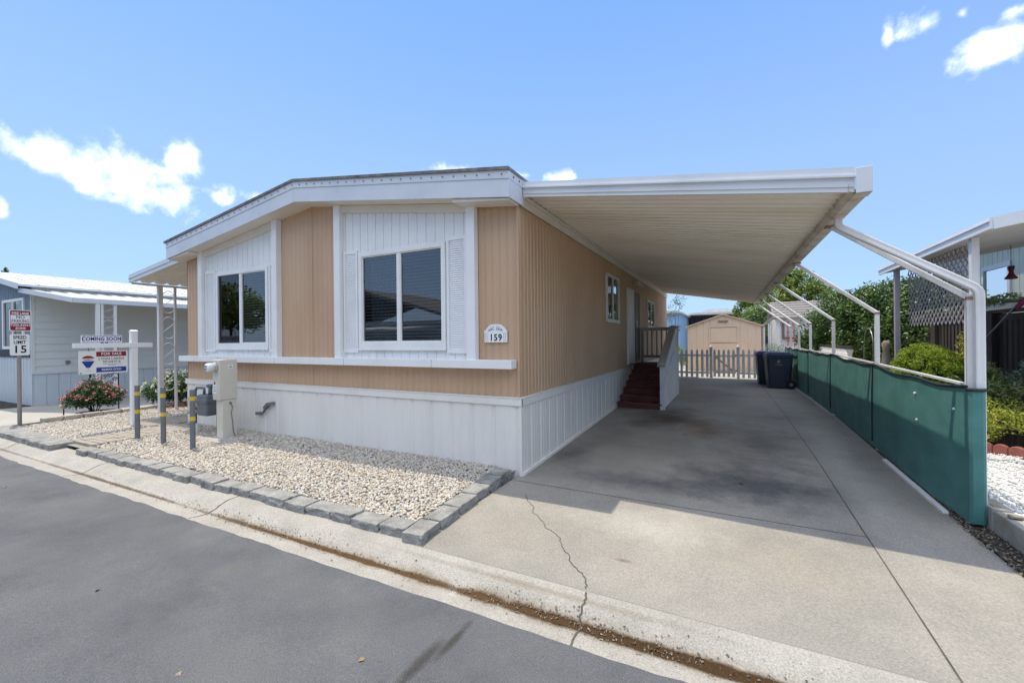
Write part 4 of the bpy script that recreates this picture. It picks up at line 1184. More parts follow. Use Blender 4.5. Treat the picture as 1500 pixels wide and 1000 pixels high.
m_ = MB(); m_.mat(0).box(-5.0045, -5.0025, -.53, -.46, 1.22, 1.29); m_.mat(1).box(-5.0024, -5.0018, -.52, -.47, 1.235, 1.25); m_.mat(1).box(-5.0024, -5.0018, -.505, -.485, 1.265, 1.28); m_.build('info_label', ['signwhite', 'pipegrey'], up_)
m_ = MB(); m_.tube([(-5.115, -.665, 1.25), (-5.115, -.70, 1.25)], .080, 24); m_.build('meter_ring', 'chrome', up_, bevel=.004)
m_ = MB(); m_.tube([(-5.115, -.70, 1.25), (-5.115, -.775, 1.25), (-5.115, -.80, 1.25), (-5.115, -.812, 1.25)], [.074, .072, .064, .03], 24); dm = m_.build('meter_dome', 'meterglass', up_, smooth=True)
m_ = MB(); m_.box(-5.145, -5.085, -.816, -.811, 1.262, 1.28); m_.box(-5.14, -5.09, -.816, -.811, 1.222, 1.234); m_.build('meter_dial', 'black', dm)
m_ = MB(); m_.box(-5.5, -4.75, -.80, -.05, .02, .10); m_.build('concrete_pad', 'curb', t, bevel=.01)
m_ = MB(); m_.tube([(-5.005, -.50, .66), (-5.002, -.47, .60), (-5.003, -.49, .5), (-5.002, -.47, .35), (-5.002, -.46, .18), (-4.995, -.43, .105)], .006, 6); m_.tube([(-5.015, -.5, .66), (-5.0, -.5, .66)], .02, 10); m_.build('ground_wire', 'pipegrey', t)

# gas meter
t = thing('gas_meter', 'dark grey gas meter with pipes standing behind the bollards at the skirt', 'gas meter', (-5.8, -.45, .07))
m_ = MB(); m_.box(-5.90, -5.60, -.56, -.36, .40, .76); m_.box(-5.915, -5.585, -.575, -.345, .60, .70); m_.build('meter_body', 'gasgrey', t, bevel=.035, seg=3)
m_ = MB()
m_.tube([(-5.66, -.46, .76), (-5.66, -.46, .88)], .03, 10); m_.tube([(-5.70, -.46, .90), (-5.50, -.44, .90), (-5.48, -.43, .88), (-5.47, -.42, .6), (-5.47, -.42, .10)], .022, 10)
m_.tube([(-5.72, -.46, .905), (-5.60, -.46, .905)], .034, 10); m_.tube([(-5.46, -.43, .60), (-5.46, -.43, .08)], .04, 10)
m_.tube([(-5.84, -.46, .76), (-5.84, -.46, .86), (-6.05, -.47, .86), (-6.08, -.48, .8), (-6.08, -.48, .06)], .022, 10)
m_.build('pipe', 'gasgrey', t, smooth=True)
m_ = MB(); m_.box(-6.16, -6.02, -.56, -.42, .52, .70); m_.tube([(-6.20, -.56, .46), (-5.95, -.54, .46)], .03, 10); m_.tube([(-6.12, -.62, .47), (-6.12, -.50, .47)], .055, 12); m_.build('regulator', 'gutter_cream', t, bevel=.01)
m_ = MB(); m_.tube([(-6.08, -.48, .06), (-6.08, -.48, .24)], .05, 12); m_.build('pipe_sleeve', 'signwhite', t)
m_ = MB(); m_.tube([(-5.45, -.46, .52), (-5.40, -.47, .46), (-5.34, -.47, .38)], .012, 8); m_.build('hose', 'rust', t)

# bollards
def bollard(loc, label):
    t = thing('bollard', label, 'bollard', loc, 'grey bollards with yellow bands guarding the meters')
    x, y, z = loc
    m_ = MB(); m_.tube([(x, y, z - .1), (x, y, z + .865), (x, y, z + .875)], [.035, .035, .03], 20); m_.build('pipe', 'bollard', t, smooth=False)
    for zz in (.415, .71):
        m_ = MB(); m_.tube([(x, y, z + zz), (x, y, z + zz + .060)], .0362, 20, cap=True); m_.build('yellow_band', 'yellow', t)
    return t
b_ = bollard((-4.80, -1.155, .085), 'grey bollard with two yellow bands nearest the gas meter')
dup(b_, (-5.665, -1.14, .085), 'grey bollard with yellow bands standing before the scrolled awning post')
dup(b_, (-6.405, -1.175, .085), 'grey bollard with yellow bands right beside the white sale sign post')

# real-estate sign post
t = thing('sign_post', 'white sign post with cross arm and a COMING SOON rider board', 'sign post', (-7.92, -.62, .08))
m_ = MB(); X, Y = -7.92, -.62; s = .05
m_.box(X - s, X + s, Y - s, Y + s, .0, 1.86); m_.prism([(X - s - .006, 1.86), (X + s + .006, 1.86), (X + s + .006, 1.88), (X, 1.905), (X - s - .006, 1.88)], 'y', Y - s - .006, Y + s + .006); m_.build('post', 'signwhite', t, bevel=.006)
m_ = MB(); m_.box(X - .034, X + .034, -1.47, -.671, 1.572, 1.655); m_.box(X - .034, X + .034, -.569, -.33, 1.572, 1.655); m_.box(X + .0502, X + .056, -.71, -.54, 1.572, 1.655); m_.build('arm', 'signwhite', t, bevel=.006)
m_ = MB(); m_.mat(0).box(X - .008, X + .008, -1.365, -.80, 1.66, 1.80)
m_.mat(1)
f_ = X + .009
for (a, b, c, d_) in ((-1.345, -.82, 1.784, 1.790), (-1.345, -.82, 1.672, 1.678), (-1.345, -1.339, 1.678, 1.784), (-.826, -.82, 1.678, 1.784)): m_.box(f_ - .0005, f_ + .001, a, b, c, d_)
m_.text('COMING SOON', .092, (f_, -1.082, 1.731), (0, 1, 0), (0, 0, 1), sx=.80, off=.0022, space=1.05)
m_.box(X - .012, X + .012, -1.10, -1.06, 1.655, 1.672); m_.box(X - .012, X + .012, -1.04, -1.0, 1.655, 1.672)
m_.build('rider_board', ['signwhite', 'navy'], t)
# hanging sale board
t = thing('sale_sign', 'white sale board with balloon logo hanging under the white arm', 'sign', (-7.92, -1.05, 1.3))
m_ = MB(); bx = -7.92; ya, yb, z0_, z1_ = -1.40, -.715, 1.105, 1.52
fy = bx + .006
def zt(y_): return 0.0
m_.mat(0).box(bx - .006, bx + .006, ya, yb, z0_, z1_)
ym_ = ya + .235
m_.mat(1).box(fy + .0003, fy + .0012, ym_, yb - .022, z1_ - .105, z1_ - .018)
m_.mat(2).box(fy + .0003, fy + .0012, ym_, yb - .022, z0_ + .025, z0_ + .112)
m_.mat(3).text('FOR SALE', .066, (fy + .0016, (ym_ + yb - .022) / 2, z1_ - .060), (0, 1, 0), (0, 0, 1), sx=.95, off=.001, ext=.0008, space=1.1)
m_.mat(3).text('RE/MAX GOLD', .050, (fy + .0016, (ym_ + yb - .022) / 2, z0_ + .068), (0, 1, 0), (0, 0, 1), sx=.85, off=.0008, ext=.0008)
m_.mat(4).text('LYNN LARRIS', .062, (fy + .0004, (ym_ + yb - .022) / 2, z1_ - .150), (0, 1, 0), (0, 0, 1), sx=.95, off=.0004, ext=.0008, space=1.05)
m_.mat(4).text('707.628.9718', .050, (fy + .0004, (ym_ + yb - .022) / 2, z1_ - .205), (0, 1, 0), (0, 0, 1), sx=.95, off=.0004, ext=.0008)
m_.mat(4).box(fy + .0003, fy + .0009, ym_ + .09, yb - .09, z1_ - .248, z1_ - .243); m_.box(fy + .0003, fy + .0009, ym_ + .16, yb - .16, z1_ - .268, z1_ - .264)
# balloon: red cap, white band, blue lower half tapering to a basket
cy, cz, rr = ya + .125, z0_ + .245, .088
def band(z_lo, z_hi, mi, n=10):
    m_.mat(mi)
    pts_r, pts_l = [], []
    for k in range(n + 1):
        zz = z_lo + (z_hi - z_lo) * k / n
        if zz >= 0: hw = math.sqrt(max(0, rr * rr * 1.15 - zz * zz * 1.25))
        else: hw = rr * 1.07 * max(.03, (1 + zz / .155)) ** .8
        pts_r.append((cy + hw, cz + zz)); pts_l.append((cy - hw, cz + zz))
    m_.prism(pts_r + pts_l[::-1], 'x', fy + .0002, fy + .0013)
band(.035, .083, 1); band(-.012, .035, 0); band(-.13, -.012, 2)
m_.mat(4).text('RE/MAX', .034, (fy + .0018, cy, cz + .010), (0, 1, 0), (0, 0, 1), off=.0006, ext=.0005)
m_.mat(4).box(fy + .0003, fy + .001, cy - .005, cy + .005, cz - .155, cz - .14); m_.box(fy + .0003, fy + .0008, cy - .05, cy + .05, z0_ + .052, z0_ + .055); m_.box(fy + .0003, fy + .0008, ya + .02, ya + .04, z0_ + .012, z0_ + .03)
brd = m_.build('board', ['signcream', 'red', 'blue', 'signwhite', 'black'], t)
for yy in (-1.27, -.86):
    m_ = MB(); m_.tube([(bx, yy, 1.572), (bx, yy, 1.55), (bx + .01, yy + .008, 1.535), (bx, yy, z1_ - .012)], .005, 6); m_.build('hook', 'ironblack', t)

# street signs
t = thing('street_sign', 'street sign pole with fire lane and speed limit 15 plates', 'street sign', (-10.39, -1.49, .02))
X, Y = -10.41, -1.485
m_ = MB(); m_.tube([(X, Y, -.05), (X, Y, 2.30)], .032, 14); m_.build('pole', 'poletan', t)
XF = X + .038
def plate(y0_, y1_, z0_, z1_, r, x_, x2):
    pts_ = []
    for (cx_, cz_, a0) in ((y1_ - r, z0_ + r, -90), (y1_ - r, z1_ - r, 0), (y0_ + r, z1_ - r, 90), (y0_ + r, z0_ + r, 180)):
        for k in range(5): a_ = R(a0 + k * 22.5); pts_.append((cx_ + r * math.cos(a_), cz_ + r * math.sin(a_)))
    return pts_
m_ = MB(); y0_, y1_ = -1.622, -1.322
m_.mat(0).prism(plate(y0_, y1_, 1.915, 2.335, .03, 0, 0), 'x', XF, XF + .005)
m_.mat(1).prism(plate(y0_ + .012, y1_ - .012, 1.927, 2.323, .022, 0, 0), 'x', XF + .0052, XF + .0062)
m_.mat(0).box(XF + .0064, XF + .007, y0_ + .018, y1_ - .018, 2.072, 2.232)
ym_ = (y0_ + y1_) / 2
m_.mat(0).text('FIRE LANE', .068, (XF + .0075, ym_, 2.266), (0, 1, 0), (0, 0, 1), sx=.72, off=.0016, ext=.0006, space=1.05)
m_.mat(2).text('NO', .088, (XF + .0075, ym_, 2.192), (0, 1, 0), (0, 0, 1), sx=.85, off=.001, ext=.0006); m_.text('PARKING', .088, (XF + .0075, ym_, 2.113), (0, 1, 0), (0, 0, 1), sx=.66, off=.001, ext=.0006)
m_.mat(0).text('TOW-AWAY', .064, (XF + .0075, ym_, 2.032), (0, 1, 0), (0, 0, 1), sx=.74, off=.0012, ext=.0006); m_.text('ZONE', .064, (XF + .0075, ym_, 1.970), (0, 1, 0), (0, 0, 1), sx=.8, off=.0012, ext=.0006)
m_.build('fire_lane_plate', ['signwhite', 'red', 'fardark'], t)
m_ = MB(); y0_, y1_ = -1.617, -1.347; ym_ = (y0_ + y1_) / 2
m_.mat(0).prism(plate(y0_, y1_, 1.43, 1.85, .025, 0, 0), 'x', XF, XF + .005)
m_.mat(1)
m_.text('SPEED', .092, (XF + .006, ym_, 1.785), (0, 1, 0), (0, 0, 1), sx=.74, off=.002, ext=.0006); m_.text('LIMIT', .092, (XF + .006, ym_, 1.69), (0, 1, 0), (0, 0, 1), sx=.78, off=.002, ext=.0006); m_.text('15', .205, (XF + .006, ym_, 1.545), (0, 1, 0), (0, 0, 1), sx=.9, off=.004, ext=.0006, space=1.1)
m_.build('speed_limit_plate', ['signwhite', 'black'], t)

# ------------------------------------------------------------------ plants on the left
def flower_bush(loc, blobs, label, cat, petals, np_, nl, psize):
    t = thing('flower_bush', label, cat, loc)
    foliage('foliage', blobs, nl, .055, 'leaf_flower', t, shell=.35, clump=.3, nclump=40)
    p, d_ = clump_points(blobs, np_ * 3, .92, .0)
    k = d_[:, 2] > -.25; p, d_ = p[k][:np_], d_[k][:np_]
    # each bloom: a few petals together
    P = np.repeat(p, 7, 0) + RNG.normal(size=(len(p) * 7, 3)) * psize * .42; D = np.repeat(d_, 7, 0)
    v, f = leaf_cards(P, psize, .8, .6, D); fast_mesh('blossoms', v, f, petals, t)
    m_ = MB(); x, y, z = loc
    for i in range(9):
        a_ = random.uniform(0, 6.28); r_ = random.uniform(.2, .5)
        m_.tube([(x, y, z), (x + r_ * .4 * math.cos(a_), y + r_ * .4 * math.sin(a_), z + .3), (x + r_ * math.cos(a_), y + r_ * math.sin(a_), z + .6)], [.012, .009, .004], 6)
    m_.build('stems', 'bark', t)
    return t
t = flower_bush((-10.62, -.28, .02), [(-10.62, -.28, .48, .42, .40, .30), (-10.72, -.50, .42, .28, .30, .24), (-10.52, -.06, .46, .30, .32, .26), (-10.62, -.33, .64, .26, .26, .22)], 'flowering bush of red and pale pink blossoms in a brick ring', 'flower bush', 'petal_red', 150, 6200, .042)
t = flower_bush((-10.15, 1.15, .03), [(-10.15, 1.15, .55, .55, .50, .42), (-10.3, .80, .45, .4, .36, .32), (-9.95, 1.5, .55, .42, .42, .38)], 'green bush dotted with cream white blossoms behind the awning post', 'flower bush', 'petal_white', 190, 7500, .040)
def brick_ring(x, y, z, r, label):
    t = thing('brick_ring', label, 'brick ring', (x, y, z))
    m_ = MB()
    for i in range(12):
        a_ = i / 12 * 2 * math.pi; c_, s_ = math.cos(a_), math.sin(a_)
        m_.bar((x + r * c_ - s_ * r * .25, y + r * s_ + c_ * r * .25, z + .05), (x + r * c_ + s_ * r * .25, y + r * s_ - c_ * r * .25, z + .05), .09, .10)
    m_.build('bricks', 'redbrick', t, bevel=.008)
brick_ring(-10.42, -.25, .02, .36, 'ring of red bricks round the red flowering bush')
brick_ring(-10.1, 1.2, .03, .42, 'ring of red bricks round the white flowering bush')
t = thing('garden_trellis', 'black scrolled iron garden trellis standing in the red flowering bush', 'trellis', (-10.55, -.15, .02))
m_ = MB(); m_.tube([(-10.62, -.35, 0), (-10.62, -.35, 1.18)], .02, 8); m_.tube([(-10.62, .15, 0), (-10.62, .15, .95)], .012, 8)
for k, (yy, zz, rr_) in enumerate(((-.25, .95, .07), (-.12, .88, .06), (.0, .92, .06), (.08, .82, .05), (-.2, .75, .06), (-.02, .72, .06))):
    m_.tube([(-10.62, yy + rr_ * (1 - s_ / 30) * math.cos(s_ * .42), zz + rr_ * (1 - s_ / 30) * math.sin(s_ * .42)) for s_ in range(24)], .008, 5)
m_.tube([(-10.62, -.35, .98), (-10.62, -.15, 1.02), (-10.62, .15, .93)], .01, 6)
m_.build('iron_work', 'ironblack', t)
t = thing('path_light', 'small solar path light on a black stake beside the red flowering bush', 'garden light', (-10.85, -.72, 0))
m_ = MB(); m_.tube([(-10.85, -.72, -.02), (-10.85, -.72, .22)], .012, 8); m_.build('stake', 'ironblack', t)
m_ = MB(); m_.tube([(-10.85, -.72, .22), (-10.85, -.72, .25), (-10.85, -.72, .30), (-10.85, -.72, .315)], [.03, .07, .075, .05], 14); m_.build('lamp', 'solar', t, smooth=True)

# ------------------------------------------------------------------ left neighbour house
NX = -14.29
t = thing('neighbor_house', 'pale grey mobile home with white roof and blue front at the far side', 'mobile home', (-18, 5, 0))
NL, NWd = 15.0, 7.3; ny = -.29
ne = lambda x: 3.15 + .66 * (1 - abs(x - (NX - NWd / 2)) / (NWd / 2))
m_ = MB()
lap = .20; z_ = .86
while z_ < 3.16:
    z2 = min(z_ + lap, 3.165)
    m_.quad((NX + .016, ny, z_), (NX + .016, NL, z_), (NX + .002, NL, z2), (NX + .002, ny, z2)); m_.quad((NX + .002, ny, z_), (NX + .002, NL, z_), (NX + .016, NL, z_), (NX + .016, ny, z_)); z_ = z2
m_.box(NX - .03, NX + .022, ny - .022, ny + .05, .86, 3.13)
m_.build('side_wall', 'nwall', t, norm=False)
m_ = MB()
ribbed(m_, 'x', ny, NX - NWd, NX, .86, ne, .2, [(0, 0), (.85, 0), (.9, -.012), (.96, -.012)], -1, [(-16.40, -14.80, 1.54, 2.90)])
ribbed(m_, 'x', NL, NX - NWd, NX, -.1, ne, .2, [(0, 0), (.85, 0), (.9, -.012), (.96, -.012)], 1)
ribbed(m_, 'y', NX - NWd, ny, NL, -.1, 3.03, .2, [(0, 0), (.85, 0), (.9, -.012), (.96, -.012)], -1)
m_.build('front_wall', 'nblue', t, norm=False)
m_ = MB(); m_.box(NX - NWd, NX - .04, ny - .03, ny - .002, 1.30, 1.50); m_.build('trim_band', 'navyband', t)
m_ = MB()
ribbed(m_, 'y', NX + .004, ny, NL, -.05, .86, .24, [(0, 0), (.86, 0), (.9, -.014), (.97, -.014)], 1)
ribbed(m_, 'x', ny - .004, NX - NWd, NX + .004, -.05, 1.30, .24, [(0, 0), (.86, 0), (.9, -.014), (.97, -.014)], -1)
m_.box(NX + .0, NX + .03, ny, NL, .845, .885)
m_.build('skirt', 'nskirt', t, norm=False)
m_ = MB()
for (xa_, xb_) in ((NX + .16, NX - NWd / 2), (NX - NWd / 2, NX - NWd - .16)):
    m_.quad((xa_, ny - .30, ne(xa_) + .10), (xb_, ny - .30, ne(xb_) + .10), (xb_, NL + .2, ne(xb_) + .10), (xa_, NL + .2, ne(xa_) + .10))
yy = ny + .1
while yy < NL:
    m_.bar((NX + .15, yy, ne(NX + .15) + .108), (NX - NWd / 2, yy, ne(NX - NWd / 2) + .108), .03, .03); yy += .62
m_.build('roof', 'roofwhite', t, norm=False)
m_ = MB()
for (xa_, xb_) in ((NX + .16, NX - NWd / 2), (NX - NWd / 2, NX - NWd - .16)):
    m_.prism([(xa_, ne(xa_) - .03), (xb_, ne(xb_) - .03), (xb_, ne(xb_) + .12), (xa_, ne(xa_) + .12)], 'y', ny - .31, ny - .28)
m_.box(NX + .14, NX + .165, ny - .279, NL, ne(NX + .16) + .045, ne(NX + .16) + .098)
m_.build('fascia', 'fascia', t)
m_ = MB(); m_.quad((NX - .02, ny - .28, 3.16), (NX + .14, ny - .28, 3.16), (NX + .14, NL, 3.16), (NX - .02, NL, 3.16))
m_.prism([(NX + .14, 3.10), (NX - NWd / 2, ne(NX - NWd / 2) - .04), (NX - NWd - .14, 3.10), (NX - NWd / 2, ne(NX - NWd / 2) - .05)], 'y', ny - .28, ny); m_.build('soffit', 'nskirt', t)
m_ = MB(); fr = [(-16.42, -16.34), (-15.62, -15.56), (-14.86, -14.78)]
for a, b in fr: m_.box(a, b, ny - .035, ny + .03, 1.52, 2.92)
m_.box(-16.34, -14.86, ny - .034, ny + .03, 2.84, 2.92); m_.box(-16.34, -14.86, ny - .034, ny + .03, 1.52, 1.60)
win = m_.build('window', 'white', t, bevel=.004)
m_ = MB(); m_.quad((-16.34, ny, 1.6), (-14.86, ny, 1.6), (-14.86, ny, 2.84), (-16.34, ny, 2.84)); m_.build('pane', 'glass', win)
m_ = MB(); m_.box(-15.52, -14.9, ny + .06, ny + .08, 1.65, 2.84); m_.build('blind', 'blind', win)
m_ = MB(); m_.box(-16.4, -14.8, ny + .5, ny + .55, 1.0, 3.0); m_.build('room_lining', 'inside', t)
m_ = MB(); m_.box(NX + .017, NX + .06, .35, .43, 1.10, 1.19); m_.build('outlet_box', 'pipegrey', t)
# its awning
t = thing('neighbor_awning', 'white corrugated awning with twin posts along the pale grey home', 'awning', (-12.7, 3, 0))
m_ = MB()
y = .0; rb = []
while y < 11:
    for f, dz in ((0, 0), (.4, 0), (.5, .035), (.65, .035), (.75, 0)): rb.append((y + f * .32, dz))
    y += .32
z0_, z1_ = 3.03, 2.735; x0_, x1_ = NX + .03, -12.60
for (ya, d0), (yb, d1) in zip(rb[:-1], rb[1:]):
    sk0, sk1 = -.0, 0
    for i in range(2):
        xa_, xb_ = x0_ + (x1_ - x0_) * i / 2, x0_ + (x1_ - x0_) * (i + 1) / 2
        za_, zb2 = z0_ + (z1_ - z0_) * i / 2, z0_ + (z1_ - z0_) * (i + 1) / 2
        m_.quad((xa_, ya - .5 * (1 - i / 2), za_ + d0 + .05), (xb_, ya - .5 * (1 - (i + 1) / 2), zb2 + d0 + .05), (xb_, yb - .5 * (1 - (i + 1) / 2), zb2 + d1 + .05), (xa_, yb - .5 * (1 - i / 2), za_ + d1 + .05))
m_.build('roof_pan', 'roofwhite', t, norm=False)
m_ = MB(); m_.bar((x0_, -.52, z0_ + .04), (x1_ + .02, -.02, z1_ + .03), .03, .12); m_.bar((x1_ + .02, -.02, z1_ + .03), (x1_ + .02, 11, z1_ + .03), .03, .12); m_.build('fascia', 'fascia', t)
for y0_ in (.52, 4.3, 8.0):
    m_ = MB(); m_.box(-12.66, -12.57, y0_ - .09, y0_ - .012, .0, z1_ - .03); m_.box(-12.65, -12.58, y0_ + .004, y0_ + .06, .0, z1_ - .03); m_.build('post', 'post', t, bevel=.004)
    m_ = MB(); m_.box(-12.645, -12.59, y0_ + .28, y0_ + .34, .0, z1_ - .03); m_.build('post', 'post', t, bevel=.004)
    m_ = MB()
    for k in range(5):
        z_ = .5 + k * .46
        m_.tube(scroll(-12.615, y0_ + .06, y0_ + .28, z_, .40), .006, 5)
    m_.build('iron_scroll', 'post', t)

# ------------------------------------------------------------------ back of the driveway
t = thing('picket_fence', 'weathered white picket fence across the end of the driveway', 'fence', (1, 12.9, .14))
GY = 13.06
def picket(mb, x, z0_=.17, h=1.04, w=.088):
    zb__ = z0_ + h
    mb.prism([(x - w / 2, z0_), (x + w / 2, z0_), (x + w / 2, zb__ - .11), (x + w / 2 - .012, zb__ - .10), (x + w / 2, zb__ - .07), (x + .012, zb__), (x - .012, zb__), (x - w / 2, zb__ - .07), (x - w / 2 + .012, zb__ - .10), (x - w / 2, zb__ - .11)], 'y', GY - .012, GY + .008)
for x in (-.3, -.12, .06, .24, .42, .60, .78, .965, 1.15, 1.33, 1.50):
    m_ = MB(); picket(m_, x); m_.build('picket', 'picket', t)
for x in (2.70, 2.88, 3.06, 3.24, 3.42, 3.60):
    m_ = MB(); picket(m_, x); m_.build('picket', 'picket', t)
for a, b in ((-.4, 1.58), (2.57, 3.7)):
    for zz in (.30, .95):
        m_ = MB(); m_.box(a, b, GY + .0085, GY + .045, zz, zz + .075); m_.build('rail', 'picket', t)
for x in (1.63, 2.53):
    m_ = MB(); m_.box(x - .05, x + .05, GY - .0, GY + .10, .10, 1.28); po = m_.build('post', 'picket', t)
    m_ = MB(); m_.box(x - .062, x + .062, GY - .012, GY + .112, 1.2805, 1.30); m_.tube([(x, GY + .05, 1.30), (x, GY + .05, 1.345), (x, GY + .05, 1.37)], [.055, .045, .008], 10); m_.build('cap', 'signwhite', po)
t = thing('picket_gate', 'weathered white picket gate with diagonal brace between two capped posts', 'gate', (2.08, 12.9, .16))
for x in (1.75, 1.90, 2.06, 2.22, 2.38):
    m_ = MB(); picket(m_, x, .19, 1.02); m_.build('picket', 'picket', t)
for zz in (.32, .93):
    m_ = MB(); m_.box(1.70, 2.46, GY + .0085, GY + .04, zz, zz + .07); m_.build('rail', 'picket', t)
m_ = MB(); m_.bar((1.76, GY + .052, .95), (2.40, GY + .052, .37), .02, .05); m_.build('brace', 'vent', t)
m_ = MB()
for zz in (.40, .98): m_.box(2.44, 2.50, GY - .03, GY - .0125, zz, zz + .05)
m_.build('hinge', 'bolt', t)

def cart(x, y, label, ang):
    t = thing('trash_cart', label, 'trash cart', (x, y, gz(y)), 'blue grey trash carts by the green screen')
    z = gz(y) + .004; ca, sa = math.cos(ang), math.sin(ang)
    def P(p): return (x + p[0] * ca - p[1] * sa, y + p[0] * sa + p[1] * ca, z + p[2])
    def X(mb): mb.v = [P(p) for p in mb.v]; return mb
    b = MB(); zs = [(.02, .27, .30), (.30, .29, .325), (.70, .315, .355), (.96, .335, .375)]
    r_ = []
    for zz, hx, hy in zs:
        c = .05; r_.append([(-hx + c, -hy, zz), (hx - c, -hy, zz), (hx, -hy + c, zz), (hx, hy - c, zz), (hx - c, hy, zz), (-hx + c, hy, zz), (-hx, hy - c, zz), (-hx, -hy + c, zz)])
    vs = [q for a in r_ for q in a]; fs = [(i * 8 + k, i * 8 + (k + 1) % 8, (i + 1) * 8 + (k + 1) % 8, (i + 1) * 8 + k) for i in range(3) for k in range(8)] + [tuple(range(8))]
    b.add(vs, fs); X(b).build('body', 'bin', t, bevel=.008)
    b = MB(); b.box(-.35, .35, -.40, .40, .955, .99); b.box(-.33, .33, -.385, .36, .9902, 1.03); b.box(-.27, .27, -.33, .30, 1.0302, 1.055); X(b).build('lid', 'binlid', t, bevel=.015)
    b = MB(); b.box(-.345, .345, -.385, .385, .90, .954); X(b).build('rim', 'bin', t, bevel=.008)
    # wheels and handle at the right-hand end as the cart stands turned sideways
    for yy in (-.31, .31):
        w = MB(); w.tube([(.27, yy - .035, .13), (.27, yy + .035, .13)], .13, 20); wo = X(w).build('wheel', 'rubber', t, bevel=.01)
        w = MB(); w.tube([(.27, yy - .042, .13), (.27, yy + .042, .13)], .05, 12); X(w).build('hub', 'bolt', wo)
    b = MB(); b.tube([(.34, -.28, .93), (.43, -.28, .95), (.43, .28, .95), (.34, .28, .93)], .018, 8); X(b).build('handle', 'bin', t)
    return t
c_ = cart(3.53, 10.25, 'blue grey trash cart with white round emblem before the green screen', R(4))
e_ = MB(); e_.text('R', .13, (3.52, 9.885, .94), (1, 0, 0), (0, 0, 1), off=.003, ext=.002); e_.text('recology', .05, (3.52, 9.887, .85), (1, 0, 0), (0, 0, 1), ext=.002); e_.box(3.43, 3.60, 9.885, 9.889, 1.02, 1.026)
o_ = e_.build('emblem', 'lattice', c_)
cart(3.34, 11.25, 'second blue grey trash cart mostly hidden behind the one with the emblem', R(2))

# garden shed
t = thing('garden_shed', 'tan panelled garden shed with gable roof behind the picket fence', 'shed', (2, 18, .13))
SY = 17.0; sl, sr = .50, 3.50; sm = 2.0
sh = lambda x: 2.17 + .52 * (1 - abs(x - sm) / 1.5)
m_ = MB()
pf = [(0, 0), (.82, 0), (.86, -.012), (.94, -.012)]
ribbed(m_, 'x', SY, sl, sr, .12, lambda x: sh(x) - .02, .30, pf, -1, [(1.44, 2.58, .1, 2.12)])
ribbed(m_, 'y', sl, SY, SY + 2.6, .12, 2.15, .30, pf, -1); ribbed(m_, 'y', sr, SY, SY + 2.6, .12, 2.15, .30, pf, 1); ribbed(m_, 'x', SY + 2.6, sl, sr, .12, lambda x: sh(x) - .02, .3, pf, 1)
m_.build('wall', 'shed', t, norm=False)
m_ = MB()
for a, b in ((sl - .10, sm), (sm, sr + .10)):
    m_.prism([(a, sh(a) - .01), (b, sh(b) - .01), (b, sh(b) + .035), (a, sh(a) + .035)], 'y', SY - .10, SY + 2.7)
m_.build('roof', 'shed', t)
m_ = MB(); m_.box(1.47, 2.55, SY - .02, SY + .02, .14, 1.40); m_.box(1.47, 2.55, SY - .02, SY + .02, 1.42, 2.10); m_.box(1.50, 2.52, SY - .026, SY - .0202, 1.45, 2.07); m_.box(1.50, 2.52, SY - .026, SY - .0202, .2, 1.37); m_.build('door', 'shed', t, bevel=.004)
m_ = MB(); m_.box(1.40, 1.465, SY - .03, SY + .01, .12, 2.19); m_.box(2.555, 2.62, SY - .03, SY + .01, .12, 2.19); m_.box(1.40, 2.62, SY - .031, SY + .01, 2.125, 2.20); m_.build('door_frame', 'shed', t, bevel=.003)
m_ = MB(); m_.box(1.80, 2.20, SY - .03, SY - .005, 2.33, 2.42); m_.build('vent', 'vent', t)

# far blue house and flat-roofed building
t = thing('blue_house', 'bright blue house wall beyond the end of the driveway', 'house', (-2, 26, 0))
m_ = MB(); m_.box(-8, -.55, 24, 32, -.1, 3.22); m_.build('wall', 'farblue', t)
m_ = MB(); m_.prism([(-8.3, 3.2), (-.4, 3.222), (-.4, 3.30), (-4, 3.7), (-8.3, 3.3)], 'y', 23.7, 32.3); m_.build('roof', 'roofwhite', t)
t = thing('flat_roof_house', 'dark walled house with a wide flat white roof behind the shed', 'house', (1, 33, 0))
m_ = MB(); ribbed(m_, 'x', 31, -.6, 6.0, -.1, 3.34, .22, [(0, 0), (.7, 0), (.8, -.03), (.9, -.03)], -1); m_.box(-.6, 6, 31.2, 38, -.1, 3.3); m_.build('wall', 'fardark', t)
m_ = MB(); m_.box(-.5, 6.4, 29.6, 38.4, 3.35, 3.50); m_.prism([(-.1, 3.5), (3.8, 3.5), (2.0, 3.80), (.8, 3.80)], 'y', 31, 38); m_.build('roof', 'roofwhite', t)
m_ = MB(); m_.box(1.2, 1.7, 32, 32.5, 3.6, 3.82); m_.tube([(.9, 32, 3.7), (.9, 32, 3.85), (2.2, 32, 3.85)], .03, 6); m_.build('roof_vent', 'steel', t)

